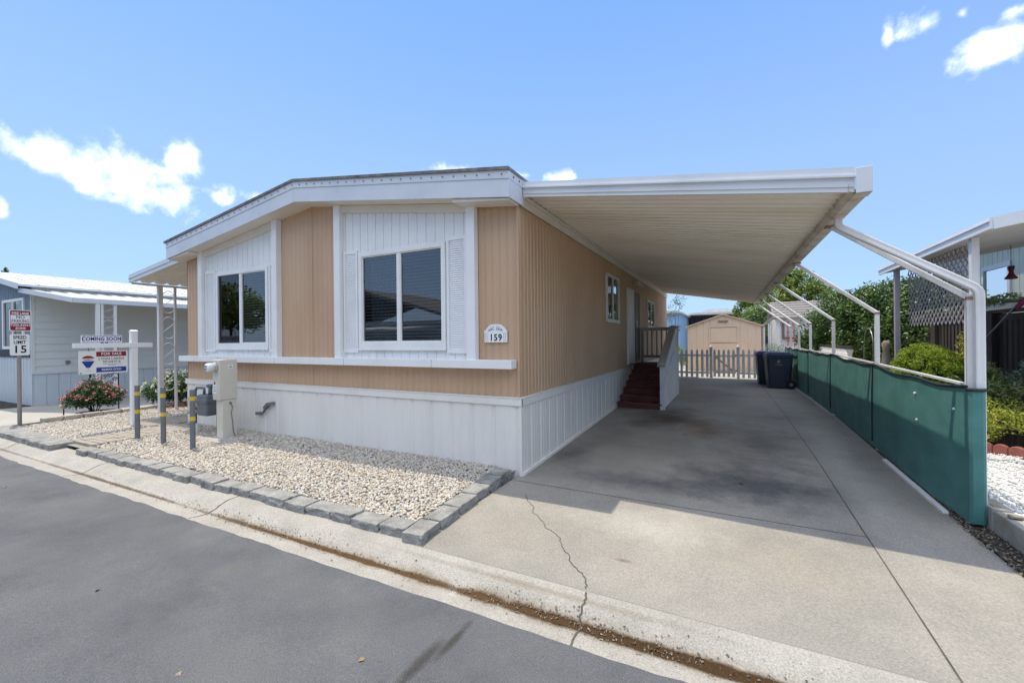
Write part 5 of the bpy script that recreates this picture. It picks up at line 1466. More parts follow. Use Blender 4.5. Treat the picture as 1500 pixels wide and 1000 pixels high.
# white storage shed with shingle roof, red ladder, timber frame
t = thing('storage_shed', 'white wooden storage shed with weathered shingle roof beyond the carts', 'shed', (5.5, 19, .1))
m_ = MB(); m_.box(4.3, 8.3, 18.0, 21.0, .0, 2.48); m_.build('wall', 'shedwhite', t)
m_ = MB(); m_.box(4.12, 4.298, 17.98, 21.02, .0, 2.6); m_.build('side_board', 'signwhite', t)
m_ = MB(); m_.prism([(17.7, 2.42), (19.5, 3.25), (21.3, 2.42), (21.3, 2.50), (19.5, 3.33), (17.7, 2.50)], 'x', 4.0, 8.6)
for k in range(7):
    yy = 17.7 + k * .26; zz = 2.5 + (yy - 17.7) / 1.8 * .83; m_.box(4.02, 8.58, yy, yy + .02, zz + .0, zz + .03)
m_.build('roof', 'shinglelight', t)
m_ = MB(); m_.box(4.36, 8.25, 17.90, 17.996, 1.55, 1.64); m_.box(4.36, 4.45, 17.95, 17.996, 1.64, 2.40); m_.build('trim', 'vent', t)
t = thing('step_ladder', 'red step ladder leaning at the white storage shed', 'ladder', (4.65, 17.4, .1))
for a, b in ((4.48, 4.52), (4.80, 4.72)):
    m_ = MB(); m_.bar((a, 17.3, .1), (b + .0, 17.6, 2.35), .022, .04); m_.bar((a + .12, 17.8, .1), (b + .05, 17.65, 2.35), .018, .03); m_.build('rail', 'ladderred', t)
for k in range(5):
    m_ = MB(); f = k / 5.5 + .12; m_.box(4.48 + .04 * f, 4.80 - .08 * f + .04, 17.3 + .3 * f - .03, 17.3 + .3 * f + .05, .1 + 2.05 * f, .13 + 2.05 * f); m_.build('rung', 'ladderred', t)
t = thing('timber_frame', 'weathered timber arbor frame beside the tan shed', 'arbor', (3.7, 17.4, .1))
for x, y in ((3.62, 17.2), (3.95, 17.2), (4.0, 18.6), (3.66, 18.6), (3.80, 17.25)):
    m_ = MB(); m_.box(x - .03, x + .03, y - .03, y + .03, .1, 2.15 + (x - 3.6) * .9); m_.build('post', 'shedwhite', t)
m_ = MB(); m_.bar((3.5, 17.2, 2.07), (4.08, 17.2, 2.6), .06, .10); m_.bar((3.5, 18.6, 2.07), (4.08, 18.6, 2.6), .06, .1); m_.bar((3.62, 17.1, 2.2), (3.66, 18.7, 2.2), .05, .05); m_.build('beam', 'shinglelight', t)

# trees
def tree(name, label, base, h, blobs, n, size, leaf, group=None, clump=.3, shell=.35, trunk=.12, nclump=30, cat='tree', aspect=.5):
    t = thing(name, label, cat, base, group)
    x, y, z = base
    m_ = MB(); top_ = Vector((x, y, z + h * .55))
    m_.tube([(x, y, z - .1), (x + .03, y, z + h * .25), tuple(top_)], [trunk, trunk * .8, trunk * .55], 9)
    for b in blobs:
        c_ = Vector(b[:3]); s_ = Vector((x + .03, y, z + h * random.uniform(.22, .5)))
        m_.tube([tuple(s_), tuple((s_ + c_) / 2 + Vector((0, 0, .1))), tuple(c_)], [trunk * .45, trunk * .3, trunk * .1], 6)
    m_.build('trunk', 'bark', t, smooth=True)
    foliage('crown', blobs, n, size, leaf, t, shell=shell, clump=clump, nclump=nclump, aspect=aspect)
    return t
tree('broadleaf_tree', 'tall yellow green tree rising behind the carport end and storage shed', (6.2, 30, 0), 6,
     [(5.4, 30, 4.6, 1.3, 1.2, 1.3), (6.6, 30, 4.9, 1.4, 1.3, 1.4), (7.6, 30, 4.2, 1.1, 1.1, 1.1), (6.0, 30, 5.6, .9, .9, .8), (4.8, 30, 3.6, .9, .9, 1.0), (8.3, 30.4, 4.0, .8, .8, .7)], 9000, .20, 'leaf_tree', clump=.25)
tree('broadleaf_tree', 'round green tree just behind the tan shed roof end', (3.9, 24, 0), 4,
     [(3.6, 24, 2.6, .9, .9, 1.0), (4.5, 24, 2.4, .9, .9, .9), (4.0, 24, 3.1, .7, .7, .6)], 5200, .15, 'leaf_tree2', clump=.25)
tree('broadleaf_tree', 'yellow green tree whose crown shows beneath the far carport corner', (3.6, 28, 0), 5,
     [(3.2, 28, 3.2, .9, .9, 1.3), (4.1, 28, 4.0, 1.0, 1.0, 1.2), (3.3, 28, 4.2, .6, .6, .7)], 5200, .17, 'leaf_tree', clump=.25)
tree('young_tree', 'slender young tree with sparse leaves beyond the landing rail', (.15, 15.2, .1), 3,
     [(.15, 15.2, 3.0, .42, .4, .35), (.35, 15.2, 3.25, .35, .35, .28), (-.05, 15.2, 2.6, .35, .35, .3), (.2, 15.2, 2.1, .25, .25, .25)], 420, .07, 'leaf_young', clump=.4, trunk=.035)
tree('hedge_shrub', 'tall dense dark glossy hedge tree behind the angled carport posts', (5.7, 10.5, .2), 2.4,
     [(5.0, 12.4, 1.6, .85, 1.0, 1.1), (5.3, 11.4, 1.9, .95, .9, 1.3), (5.7, 10.4, 1.9, .9, .9, 1.25), (6.1, 9.5, 1.95, .9, .9, 1.25), (6.5, 8.7, 1.9, .85, .9, 1.3), (5.6, 11.0, 2.5, .75, .8, .65), (6.2, 9.8, 2.65, .7, .8, .6), (6.6, 8.8, 2.6, .7, .8, .6), (5.0, 12.0, 1.0, .8, .9, .8), (6.8, 8.0, 1.6, .8, .8, 1.2)], 52000, .088, 'leaf_dark', clump=.16, shell=.45, nclump=90, cat='hedge')
tree('conifer', 'tiny dark pointed conifer tip above the far left white roof', (-58, 9.5, 0), 8.6,
     [(-58, 9.5, 4.6, 1.0, 1.0, 2.2), (-58, 9.5, 6.8, .5, .5, 1.6), (-58, 9.5, 8.2, .22, .22, .8)], 2500, .30, 'leaf_dark', clump=.3)
tree('low_shrub', 'low grey green shrub between the storage shed and the tan shed', (4.05, 16.6, .1), 1.4,
     [(3.95, 16.6, 1.1, .42, .4, .45), (4.15, 16.5, .8, .4, .4, .4)], 1500, .06, 'leaf_blue', clump=.3, trunk=.03, cat='shrub')
tree('low_shrub', 'small leafy shrub between the landing and the tan shed', (.32, 15.9, .1), 1.3,
     [(.3, 15.9, .95, .26, .3, .45), (.38, 15.9, .6, .22, .3, .3)], 900, .06, 'leaf_bush', clump=.3, trunk=.03, cat='shrub')
# far low wooded rise
g = MB()
pr = []
for i in range(90):
    a_ = -math.pi * .35 + i / 89 * math.pi * .9
    pr.append((math.sin(a_) * 150, math.cos(a_) * 150, 4.0 + 1.6 * math.sin(i * .37) + 1.0 * math.sin(i * 1.13) + random.uniform(-.35, .35)))
for p, q in zip(pr[:-1], pr[1:]):
    k = 1.5
    g.quad((p[0], p[1], -.2), (q[0], q[1], -.2), (q[0], q[1], q[2]), (p[0], p[1], p[2]))
    g.quad((p[0], p[1], p[2]), (q[0], q[1], q[2]), (q[0] * k, q[1] * k, q[2] * .6), (p[0] * k, p[1] * k, p[2] * .6))
struct(g.build('hills', 'hill', norm=False))

# ------------------------------------------------------------------ right neighbour
t = thing('porch_house', 'pale green house with window and dark wooden deck beside the driveway', 'house', (9, 7, .2))
RW = 7.6
m_ = MB()
ribbed(m_, 'y', RW, 3.5, 12, .2, 3.75, .2, [(0, 0), (.85, 0), (.9, -.012), (.96, -.012)], -1, [(8.28, 9.36, 2.10, 3.16)])
ribbed(m_, 'x', 3.5, RW, 14, .2, 3.75, .2, [(0, 0), (.85, 0), (.9, -.012), (.96, -.012)], -1)
ribbed(m_, 'x', 12, RW, 14, .2, 3.75, .2, [(0, 0), (.85, 0), (.9, -.012), (.96, -.012)], 1)
m_.build('wall', 'rwall', t, norm=False)
m_ = MB(); m_.box(RW + .5, RW + .55, 7, 11, .9, 3.2); m_.build('room_lining', 'inside', t)
m_ = MB()
for a, b in ((8.24, 8.34), (9.30, 9.40), (9.75, 9.85)): m_.box(RW - .04, RW + .02, a, b, 2.04, 3.22)
m_.box(RW - .039, RW + .02, 8.34, 9.30, 3.12, 3.22); m_.box(RW - .039, RW + .02, 8.34, 9.30, 2.04, 2.12); win = m_.build('window', 'nskirt', t)
m_ = MB(); m_.quad((RW - .01, 8.34, 2.12), (RW - .01, 9.30, 2.12), (RW - .01, 9.30, 3.12), (RW - .01, 8.34, 3.12)); m_.build('pane', glass('porch_glass', (.5, .5, .55), 1.35), win)
m_ = MB(); m_.add([(7.3, 3.3, 3.78), (14.2, 3.3, 3.78), (14.2, 12.2, 3.78), (7.3, 12.2, 3.78), (10.7, 3.3, 4.3), (10.7, 12.2, 4.3)], [(0, 4, 5, 3), (1, 2, 5, 4), (0, 1, 4), (2, 3, 5), (0, 3, 2, 1)]); m_.build('roof', 'roofwhite', t)
# deck
t = thing('deck', 'dark weathered wooden deck with slatted railing on the porch side', 'deck', (6.5, 7, .2))
m_ = MB()
for k in range(10):
    x_ = 6.2 + k * .14; m_.box(x_ + .004, x_ + .136, 2.6, 11, .90, .94)
m_.build('floor', 'darkwood', t)
m_ = MB(); m_.box(6.15, 6.30, 3.0, 11, 2.0, 2.045); m_.box(6.20, 6.25, 3.0, 11, 1.88, 1.98); m_.box(6.20, 6.25, 3.0, 11, 1.03, 1.10); m_.build('rail', 'darkwood', t)
for yy in (3.1, 5.38, 7.6, 9.8):
    m_ = MB(); m_.box(6.13, 6.27, yy - .09, yy + .09, .2, 1.998); m_.build('post', 'darkwood', t, bevel=.006)
for k in range(50):
    yy = 3.3 + k * .15
    m_ = MB(); m_.box(6.205, 6.245, yy - .045, yy + .045, .93, 1.90); m_.build('baluster', 'darkwood', t)
m_ = MB(); m_.box(6.165, 6.195, 2.6, 11, .20, .89); m_.build('apron_board', 'darkwood', t)
# its awning
t = thing('porch_awning', 'white metal porch awning on posts over the neighbouring deck', 'awning', (4.8, 3.8, 0))
AX = 4.78; ay0, ay1 = 1.79, 5.58
az = lambda x: 2.79 + .17 * (x - AX)
m_ = MB(); y = ay0; prv = None
while y < ay1:
    for f, dz in ((0, 0), (.3, 0), (.45, .025), (.6, .025), (.75, 0)):
        yy = y + f * .1
        if yy > ay1: break
        if prv: m_.quad((AX, prv[0], az(AX) + prv[1]), (8.2, prv[0], az(8.2) + prv[1]), (8.2, yy, az(8.2) + dz), (AX, yy, az(AX) + dz))
        prv = (yy, dz)
    y += .1
m_.build('roof_pan', 'awning_under', t, norm=False)
m_ = MB(); m_.quad((AX, ay0, az(AX) + .07), (8.2, ay0, az(8.2) + .07), (8.2, ay1, az(8.2) + .07), (AX, ay1, az(AX) + .07)); m_.build('roof_top', 'roofwhite', t, norm=False)
m_ = MB(); m_.box(AX - .03, AX, ay0 - .02, ay1 + .03, 2.775, 2.90); m_.box(AX - .045, AX - .031, ay0 - .02, ay1 + .03, 2.85, 2.865)
m_.add([(AX, ay0 - .03, az(AX) - .02), (8.2, ay0 - .03, az(8.2) - .02), (8.2, ay0, az(8.2) - .02), (AX, ay0, az(AX) - .02), (AX, ay0 - .03, az(AX) + .11), (8.2, ay0 - .03, az(8.2) + .11), (8.2, ay0, az(8.2) + .11), (AX, ay0, az(AX) + .11)],
       [(0, 3, 2, 1), (4, 5, 6, 7), (0, 1, 5, 4), (1, 2, 6, 5), (2, 3, 7, 6), (3, 0, 4, 7)])
m_.build('fascia', 'carport_metal', t)
for yy in (2.36, 4.98):
    m_ = MB(); m_.box(AX + .03, AX + .10, yy - .04, yy + .04, .18, 2.79); m_.build('post', 'lattice' if yy > 4 else 'post', t, bevel=.006)
# lattice sheet hung between the posts
m_ = MB(); X = 5.0
def lat(z0_, z1_, y0_, y1_):
    s = .128; w = .022
    c_ = y0_ - (z1_ - z0_)
    while c_ < y1_:
        for sg in (1, -1):
            pts_ = []
            a0 = c_ if sg == 1 else c_ + (z1_ - z0_); a1 = c_ + (z1_ - z0_) if sg == 1 else c_
            p, q = Vector((X + sg * .005, a0, z0_)), Vector((X + sg * .005, a1, z1_))
            # clip to [y0_, y1_]
            d_ = q - p
            t0, t1 = 0.0, 1.0
            for lim, s2 in ((y0_, 1), (y1_, -1)):
                f0, f1 = (p.y - lim) * s2, (q.y - lim) * s2
                if f0 < 0 and f1 < 0: t0, t1 = 1, 0
                elif f0 < 0: t0 = max(t0, f0 / (f0 - f1))
                elif f1 < 0: t1 = min(t1, f0 / (f0 - f1))
            if t1 - t0 > .02: m_.bar(tuple(p + d_ * t0), tuple(p + d_ * t1), .006, w, up=(1, 0, 0)) if False else m_.bar(tuple(p + d_ * t0), tuple(p + d_ * t1), w, .006, up=(1, 0, 0))
        c_ += s
lat(1.80, 2.81, 2.93, 5.0)
tag(m_.build('hanging_lattice', 'lattice'), 'pale diagonal lattice panel hung under the porch awning between its posts', 'lattice panel')
# hanging feeder, flag, trough
t = thing('bird_feeder', 'dark red hanging bird feeder under the porch awning', 'bird feeder', (6.0, 4.41, 2.45))
m_ = MB(); m_.tube([(6.0, 4.41, 2.66), (6.0, 4.41, 2.97)], .004, 6); m_.build('hanger', 'ironblack', t)
m_ = MB(); m_.tube([(6.0, 4.41, 2.47), (6.0, 4.41, 2.485), (6.0, 4.41, 2.53), (6.0, 4.41, 2.57), (6.0, 4.41, 2.655), (6.0, 4.41, 2.665)], [.06, .072, .04, .024, .04, .032], 16); m_.build('body', 'feeder', t, smooth=True)
t = thing('garden_flag', 'rolled magenta garden flag on a slanting steel pole at the deck post', 'flag', (6.05, 5.3, 1.6))
m_ = MB(); m_.tube([(6.06, 5.35, 1.56), (6.16, 4.52, 2.17)], .012, 8); m_.tube([(6.06, 5.40, 1.52), (6.06, 5.30, 1.60)], .032, 10); m_.build('pole', 'steel', t)
m_ = MB()
for k in range(8):
    a_ = k / 7
    m_.tube([(6.15 + .012 * math.sin(k), 4.62 - a_ * .12, 2.10 + a_ * .08), (6.14, 4.60 - a_ * .14, 2.03 + a_ * .06)], .02, 6)
m_.build('cloth', 'pink', t, smooth=True)
t = thing('planter_trough', 'white trough planter with trailing plants on the deck rail', 'planter', (6.2, 5.2, 2.05))
m_ = MB(); m_.box(6.14, 6.32, 4.75, 5.55, 2.05, 2.14); m_.build('trough', 'signwhite', t, bevel=.01)
foliage('foliage', [(6.22, 5.15, 2.2, .18, .5, .12), (6.15, 5.5, 2.18, .14, .25, .10)], 900, .05, 'leaf_fern', t)
# round clipped bush
t = thing('round_bush', 'round clipped bright green bush behind the green screen', 'bush', (4.98, 4.2, .2))
foliage('foliage', [(4.98, 4.22, 1.10, .46, .52, .43)], 34000, .022, 'leaf_bush', t, shell=.78, clump=.075, nclump=300, aspect=.6)
foliage('inner_twigs', [(4.98, 4.22, 1.06, .36, .41, .33)], 5000, .055, 'leaf_dark', t, shell=.6, clump=.2)
m_ = MB()
for k in range(6): m_.tube([(4.98, 4.1 + k * .04, .15), (4.86 + .05 * k, 3.98 + k * .09, .9)], [.03, .012], 6)
m_.build('stems', 'bark', t)
# planter border and plants in front of the deck
t = thing('planter_edging', 'scalloped red brick edging in a curve along the white chips', 'edging', (5.2, 2.6, .2))
m_ = MB()
for k in range(13):
    f = k / 12; a_ = Vector((4.72 + 1.25 * f, 2.92 - 1.1 * f ** 1.6, 0)); b = Vector((4.72 + 1.25 * (f + 1 / 12), 2.92 - 1.1 * (f + 1 / 12) ** 1.6, 0)); d_ = (b - a_).normalized()
    c_ = (a_ + b) / 2; w = (b - a_).length / 2 - .003
    pts_ = [(-w, .16), (w, .16)] + [(w * math.cos(q), .27 + .045 * math.sin(q)) for q in np.linspace(0, math.pi, 8)]
    nrm = Vector((-d_.y, d_.x, 0))
    vs = []
    for s_ in (-.035, .035):
        for u, z_ in pts_: vs.append(tuple(c_ + d_ * u + nrm * s_ + Vector((0, 0, z_))))
    n_ = len(pts_); m_.add(vs, [tuple(range(n_)), tuple(range(2 * n_ - 1, n_ - 1, -1))] + [(i, i + n_, (i + 1) % n_ + n_, (i + 1) % n_) for i in range(n_)])
m_.build('bricks', 'redbrick', t, bevel=.006)
t = thing('raised_planter', 'grey corrugated raised planter wall behind the red scalloped bricks', 'planter', (5.6, 3, .2))
m_ = MB(); pv = None
for k in range(120):
    f = k / 119; r_ = .012 * math.sin(k * 1.5)
    p = (4.80 + 1.5 * f, 3.12 - .9 * f ** 1.6 + r_)
    if pv: m_.quad((pv[0], pv[1], .18), (p[0], p[1], .18), (p[0], p[1], .46), (pv[0], pv[1], .46))
    pv = p
m_.build('wall', 'darkwood', t, norm=False)
m_ = MB(); m_.add([(4.8, 3.15, .42), (6.3, 2.3, .42), (6.3, 6.5, .42), (4.8, 6.5, .42)], [(0, 1, 2, 3)]); m_.build('soil_fill', 'soil', t, norm=False)
def plant(name, label, cat, loc, blobs, n, size, leaf, aspect=.5, petals=None, shell=.4, clump=.3):
    t = thing(name, label, cat, loc)
    foliage('foliage', blobs, n, size, leaf, t, shell=shell, clump=clump, aspect=aspect)
    m_ = MB()
    for b in blobs: m_.tube([(loc[0], loc[1], loc[2] - .02), ((loc[0] + b[0]) / 2, (loc[1] + b[1]) / 2, loc[2] + .1), tuple(b[:3])], [.015, .01, .004], 6)
    m_.build('stems', 'bark', t)
    if petals:
        p, d_ = clump_points(blobs, 60, .95, 0); p = p[d_[:, 2] > 0][:26]
        v, f = leaf_cards(np.repeat(p, 4, 0) + RNG.normal(size=(len(p) * 4, 3)) * .012, .028, .8); fast_mesh('blossoms', v, f, petals, t)
    return t
plant('ground_cover', 'lime green mounding plant spilling over the raised planter', 'plant', (5.2, 3.0, .42), [(5.0, 3.0, .52, .30, .25, .16), (5.3, 2.9, .55, .3, .25, .2), (5.65, 2.75, .55, .35, .28, .18), (5.4, 3.3, .66, .45, .35, .2), (4.95, 3.4, .62, .2, .3, .18), (5.1, 2.85, .42, .16, .12, .14)], 4200, .035, 'leaf_lime', petals='petal_red')
plant('feathery_shrub', 'feathery yellow green shrub in the middle of the raised planter', 'plant', (5.5, 3.9, .42), [(5.4, 3.9, .95, .42, .35, .26), (5.15, 3.9, .85, .25, .3, .22), (5.75, 3.8, .9, .35, .3, .22), (5.5, 4.1, 1.1, .3, .3, .2)], 2600, .075, 'leaf_fern', aspect=.22)
plant('succulent_clump', 'grey green succulent clump in the raised planter by the post', 'plant', (5.05, 3.75, .42), [(5.0, 3.7, .78, .18, .18, .16), (5.25, 4.1, .82, .2, .2, .15)], 420, .085, 'leaf_blue', aspect=.35)
plant('blue_shrub', 'blue green branching shrub at the deck corner', 'plant', (6.0, 3.6, .42), [(6.0, 3.6, 1.2, .28, .3, .3), (6.05, 3.4, 1.45, .22, .2, .2), (5.85, 3.8, 1.0, .3, .25, .2)], 1100, .07, 'leaf_blue', aspect=.3)
plant('orange_plant', 'orange leaved plant drooping over the white chips', 'plant', (5.35, 1.75, .2), [(5.35, 1.78, .30, .16, .10, .10), (5.45, 1.8, .45, .14, .10, .12)], 260, .055, 'leaf_orange')
plant('climbing_plant', 'bright yellow green plant growing through the deck railing', 'plant', (6.15, 6.1, .42), [(6.08, 6.1, 1.35, .14, .22, .4), (6.08, 5.9, 1.0, .14, .2, .25)], 420, .08, 'leaf_lime', aspect=.4)
t = thing('garden_arch', 'thin wire garden hoop before the dark hedge', 'garden hoop', (4.9, 7.4, .2))
m_ = MB()
m_.tube([(4.9, 7.3, .1)] + [(4.9, 7.3 - .34 * (1 - math.cos(a_)), 1.45 + .36 * math.sin(a_)) for a_ in np.linspace(0, math.pi, 14)] + [(4.9, 6.62, .1)], .008, 6)
m_.build('wire', 'steel', t)
t = thing('stone_statue', 'small tan garden statue post behind the second carport post', 'garden statue', (4.85, 5.6, .1))
m_ = MB(); m_.tube([(4.85, 5.6, .1), (4.85, 5.6, .9), (4.85, 5.6, 1.2), (4.85, 5.6, 1.38), (4.85, 5.6, 1.50), (4.85, 5.6, 1.56)], [.10, .085, .07, .05, .075, .03], 12); m_.build('body', 'earth', t, smooth=True)
t = thing('lattice_fence', 'low dark diamond lattice fence under the hedge', 'fence', (4.6, 10, .1))
m_ = MB()
X = 4.75
for k in range(26):
    y_ = 7.6 + k * .15
    m_.bar((X, y_, .75), (X, y_ + .6, 1.35), .012, .035, up=(1, 0, 0)); m_.bar((X + .012, y_ + .6, .75), (X + .012, y_, 1.35), .012, .035, up=(1, 0, 0))
m_.build('lattice', 'shedwhite', t)
m_ = MB(); m_.box(X - .02, X + .03, 7.5, 12.1, 1.36, 1.41); m_.box(X - .02, X + .03, 7.5, 12.1, .70, .745); m_.build('rail', 'darkwood', t)

# ------------------------------------------------------------------ across the street (seen in the window glass)
t = thing('opposite_house', 'dark roofed house across the street mirrored in the front windows', 'house', (-15, -15, 0))
m_ = MB(); m_.box(-22, -10, -19, -13, -.1, 2.7); m_.build('wall', 'nwall', t)
m_ = MB(); m_.prism([(-22.5, 2.65), (-16, 4.4), (-9.5, 2.65), (-9.5, 2.8), (-16, 4.55), (-22.5, 2.8)], 'y', -19.4, -12.4); m_.build('roof', 'roofgrey', t)
m_ = MB()
for x_ in np.arange(-22, -9, .35): m_.box(x_, x_ + .2, -11.6, -11.56, -.1, 1.0)
m_.box(-22, -9, -11.55, -11.5, .7, .8); m_.build('porch_rail', 'signwhite', t)
m_ = MB(); m_.prism([(-12.4, 2.3), (-10.4, 2.15), (-10.4, 2.2), (-12.4, 2.38)], 'x', -21, -11); m_.build('porch_roof', 'roofwhite', t)
tree('broadleaf_tree', 'green street tree across the road mirrored in the left window', (-27, -12, 0), 6, [(-27, -12, 4, 2, 2, 1.8), (-25.5, -12.5, 3.6, 1.5, 1.5, 1.4), (-28.5, -11.5, 4.4, 1.5, 1.5, 1.5)], 5000, .25, 'leaf_tree', clump=.25)
tree('broadleaf_tree', 'green street tree across the road mirrored in the right window', (-13, -22, 0), 6, [(-13, -22, 4.2, 2.2, 2, 1.6), (-15.5, -22, 4.6, 1.5, 1.5, 1.4), (-10.5, -21.5, 4.0, 1.5, 1.5, 1.3)], 5000, .25, 'leaf_tree', clump=.25)

# ------------------------------------------------------------------ light, sky, camera
SUN = Vector((-.336, .085, 1)).normalized()
sl_ = bpy.data.lights.new('sun', 'SUN'); sl_.energy = SUN_E = 2.25; sl_.angle = R(.5); sl_.color = (1.0, .90, .73)
so = bpy.data.objects.new('sun', sl_); C.objects.link(so); so.rotation_euler = SUN.to_track_quat('Z', 'Y').to_euler(); so.location = (0, 0, 30)

F, YAW, HC = 626.0, R(27.0), 1.64
world = bpy.data.worlds.new('World'); bpy.context.scene.world = world
t_, n_, l_ = (lambda w: (setattr(w, 'use_nodes', True), w.node_tree, w.node_tree.nodes, w.node_tree.links)[1:])(world)
for q in list(n_): n_.remove(q)
out = N(n_, 'ShaderNodeOutputWorld'); bg = N(n_, 'ShaderNodeBackground', Strength=.15)
sky = n_.new('ShaderNodeTexSky'); sky.sky_type = 'NISHITA'; sky.sun_disc = False
sky.sun_elevation = math.asin(SUN.z); sky.sun_rotation = math.atan2(SUN.x, SUN.y); sky.altitude = 0; sky.air_density = 1.0; sky.dust_density = .7; sky.ozone_density = 2.2
tc = N(n_, 'ShaderNodeTexCoord')
ns = N(n_, 'ShaderNodeTexNoise', Scale=15.0, Detail=10.0, Roughness=.6, Distortion=.15); l_.new(tc.outputs['Generated'], ns.inputs['Vector'])
# cumulus puffs: direction (x, y, z), half width, half height (tangent units), weight
CLOUDS = [((-0.9235, 0.2532, 0.2881), 0.044634, 0.04085, 0), ((-0.9146, 0.296, 0.2755), 0.039646, 0.03397, 0), ((-0.8912, 0.3477, 0.2914), 0.06751, 0.04042, 0), ((-0.8571, 0.4036, 0.3201), 0.034142, 0.034572, 0), ((-0.8807, 0.4014, 0.2514), 0.067252, 0.033024, 0), ((-0.8435, 0.4632, 0.272), 0.030358, 0.023822, -0.05), ((-0.8119, 0.5117, 0.2812), 0.029, 0.0175, -0.15), ((-0.5081, 0.7779, 0.3696), 0.085, 0.0172, -0.1), ((-0.4005, 0.8432, 0.3586), 0.041, 0.0157, -0.15), ((-0.3239, 0.8792, 0.3493), 0.0625, 0.021, -0.05), ((0.2606, 0.847, 0.4633), 0.0354, 0.0318, -0.15), ((0.2218, 0.8557, 0.4675), 0.0128, 0.0307, -0.35), ((0.2999, 0.8366, 0.4585), 0.0148, 0.0174, -0.25), ((0.3364, 0.8511, 0.4031), 0.0469, 0.0335, 0), ((0.3457, 0.8285, 0.4405), 0.0218, 0.0188, -0.15), ((-0.9542, 0.219, 0.204), 0.0117, 0.0197, -0.2)]
tot = None
for (d_, hw, hh, wt) in CLOUDS:
    d_ = Vector(d_).normalized(); rt = d_.cross(Vector((0, 0, 1))).normalized(); up = rt.cross(d_)
    def dot(vec):
        v = N(n_, 'ShaderNodeVectorMath', operation='DOT_PRODUCT'); l_.new(tc.outputs['Generated'], v.inputs[0]); v.inputs[1].default_value = vec; return v.outputs['Value']
    dd = dot(d_)
    a = math_node(n_, l_, 'DIVIDE', dot(rt / hw), dd); b = math_node(n_, l_, 'DIVIDE', dot(up / hh), dd)
    rr_ = math_node(n_, l_, 'SQRT', math_node(n_, l_, 'ADD', math_node(n_, l_, 'MULTIPLY', a, a), math_node(n_, l_, 'MULTIPLY', b, b)))
    k = math_node(n_, l_, 'SUBTRACT', 1.0, rr_)
    k = math_node(n_, l_, 'MAXIMUM', k, -3.0)
    front = math_node(n_, l_, 'GREATER_THAN', dd, 0.0)
    k = math_node(n_, l_, 'ADD', math_node(n_, l_, 'MULTIPLY', math_node(n_, l_, 'ADD', k, 3.0), front), -3.0)
    k = math_node(n_, l_, 'ADD', k, wt + .08)
    tot = k if tot is None else math_node(n_, l_, 'SMOOTH_MAX', tot, k)
for q in n_:
    if q.type == 'MATH' and q.operation == 'SMOOTH_MAX': q.inputs[2].default_value = .25
dn = math_node(n_, l_, 'ADD', tot, math_node(n_, l_, 'MULTIPLY', math_node(n_, l_, 'SUBTRACT', ns.outputs[0], .52), 3.2))
# bright cloud field added out of view as fill light for facade and carport
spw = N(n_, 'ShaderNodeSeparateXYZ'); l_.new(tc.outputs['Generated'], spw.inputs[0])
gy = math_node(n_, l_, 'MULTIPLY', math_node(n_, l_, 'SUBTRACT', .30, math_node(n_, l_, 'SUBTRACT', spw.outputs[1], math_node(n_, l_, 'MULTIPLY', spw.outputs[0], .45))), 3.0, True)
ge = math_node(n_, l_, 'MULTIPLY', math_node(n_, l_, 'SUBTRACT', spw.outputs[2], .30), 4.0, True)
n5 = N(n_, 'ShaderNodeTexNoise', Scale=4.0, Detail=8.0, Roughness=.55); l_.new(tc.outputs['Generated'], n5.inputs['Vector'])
fill_fld = math_node(n_, l_, 'ADD', math_node(n_, l_, 'SUBTRACT', math_node(n_, l_, 'MULTIPLY', math_node(n_, l_, 'MULTIPLY', gy, ge), 1.9), 1.0), math_node(n_, l_, 'MULTIPLY', math_node(n_, l_, 'SUBTRACT', n5.outputs[0], .5), 2.4))
dn = math_node(n_, l_, 'MAXIMUM', dn, fill_fld)
mr = N(n_, 'ShaderNodeMapRange', interpolation_type='SMOOTHSTEP'); l_.new(dn, mr.inputs[0]); mr.inputs[1].default_value = -.05; mr.inputs[2].default_value = 1.25; mr.inputs[3].default_value = 0; mr.inputs[4].default_value = 1
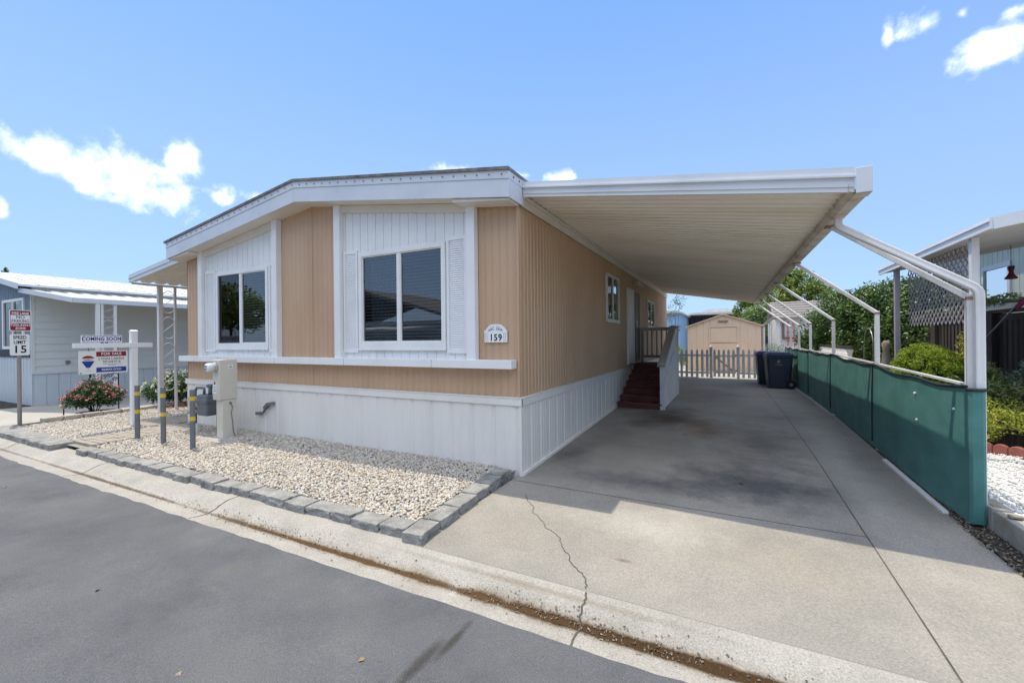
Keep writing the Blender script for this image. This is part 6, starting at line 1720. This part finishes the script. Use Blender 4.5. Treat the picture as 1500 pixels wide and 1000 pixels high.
mx = N(n_, 'ShaderNodeMix', data_type='RGBA'); l_.new(mr.outputs[0], mx.inputs[0]); tn = N(n_, 'ShaderNodeMix', data_type='RGBA', blend_type='MULTIPLY'); tn.inputs[0].default_value = 1.0; l_.new(sky.outputs[0], tn.inputs[6]); tn.inputs[7].default_value = (.58, .76, .92, 1); sp0 = N(n_, 'ShaderNodeSeparateXYZ'); l_.new(tc.outputs['Generated'], sp0.inputs[0])
air = ramp(n_, [(0.0, (.173, .243, .357)), (.16, (.157, .227, .357)), (.34, (.142, .217, .354)), (.60, (.090, .173, .354)), (1.0, (.041, .109, .293))]); l_.new(sp0.outputs[2], air.inputs[0])
asc = N(n_, 'ShaderNodeVectorMath', operation='SCALE'); l_.new(air.outputs[0], asc.inputs[0]); asc.inputs['Scale'].default_value = 10.0
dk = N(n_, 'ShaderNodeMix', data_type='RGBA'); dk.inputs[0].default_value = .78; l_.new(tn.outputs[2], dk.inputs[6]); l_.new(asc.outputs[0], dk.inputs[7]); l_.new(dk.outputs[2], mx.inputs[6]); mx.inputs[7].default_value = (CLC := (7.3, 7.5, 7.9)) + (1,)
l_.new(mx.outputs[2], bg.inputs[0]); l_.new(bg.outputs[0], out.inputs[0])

cd = bpy.data.cameras.new('camera'); cam = bpy.data.objects.new('camera', cd); C.objects.link(cam)
cam.location = (2.264, -4.625, HC)
cam.rotation_euler = (Matrix.Rotation(YAW, 3, 'Z') @ Matrix.Rotation(R(90), 3, 'X') @ Matrix.Rotation(-.0100, 3, 'Z')).to_euler()
cd.sensor_fit = 'HORIZONTAL'; cd.sensor_width = 36; cd.lens = 36 * F / 1500; cd.shift_y = -2.25 / 1500; cd.clip_start = .05; cd.clip_end = 2000
sc = bpy.context.scene; sc.camera = cam
sc.view_settings.view_transform = 'Standard'; sc.view_settings.look = 'None'; sc.view_settings.exposure = .9; sc.view_settings.gamma = 1
sc.cycles.max_bounces = 10; sc.cycles.diffuse_bounces = 8; sc.cycles.transparent_max_bounces = 12; sc.cycles.caustics_reflective = False; sc.cycles.caustics_refractive = False
sc.cycles.use_denoising = True
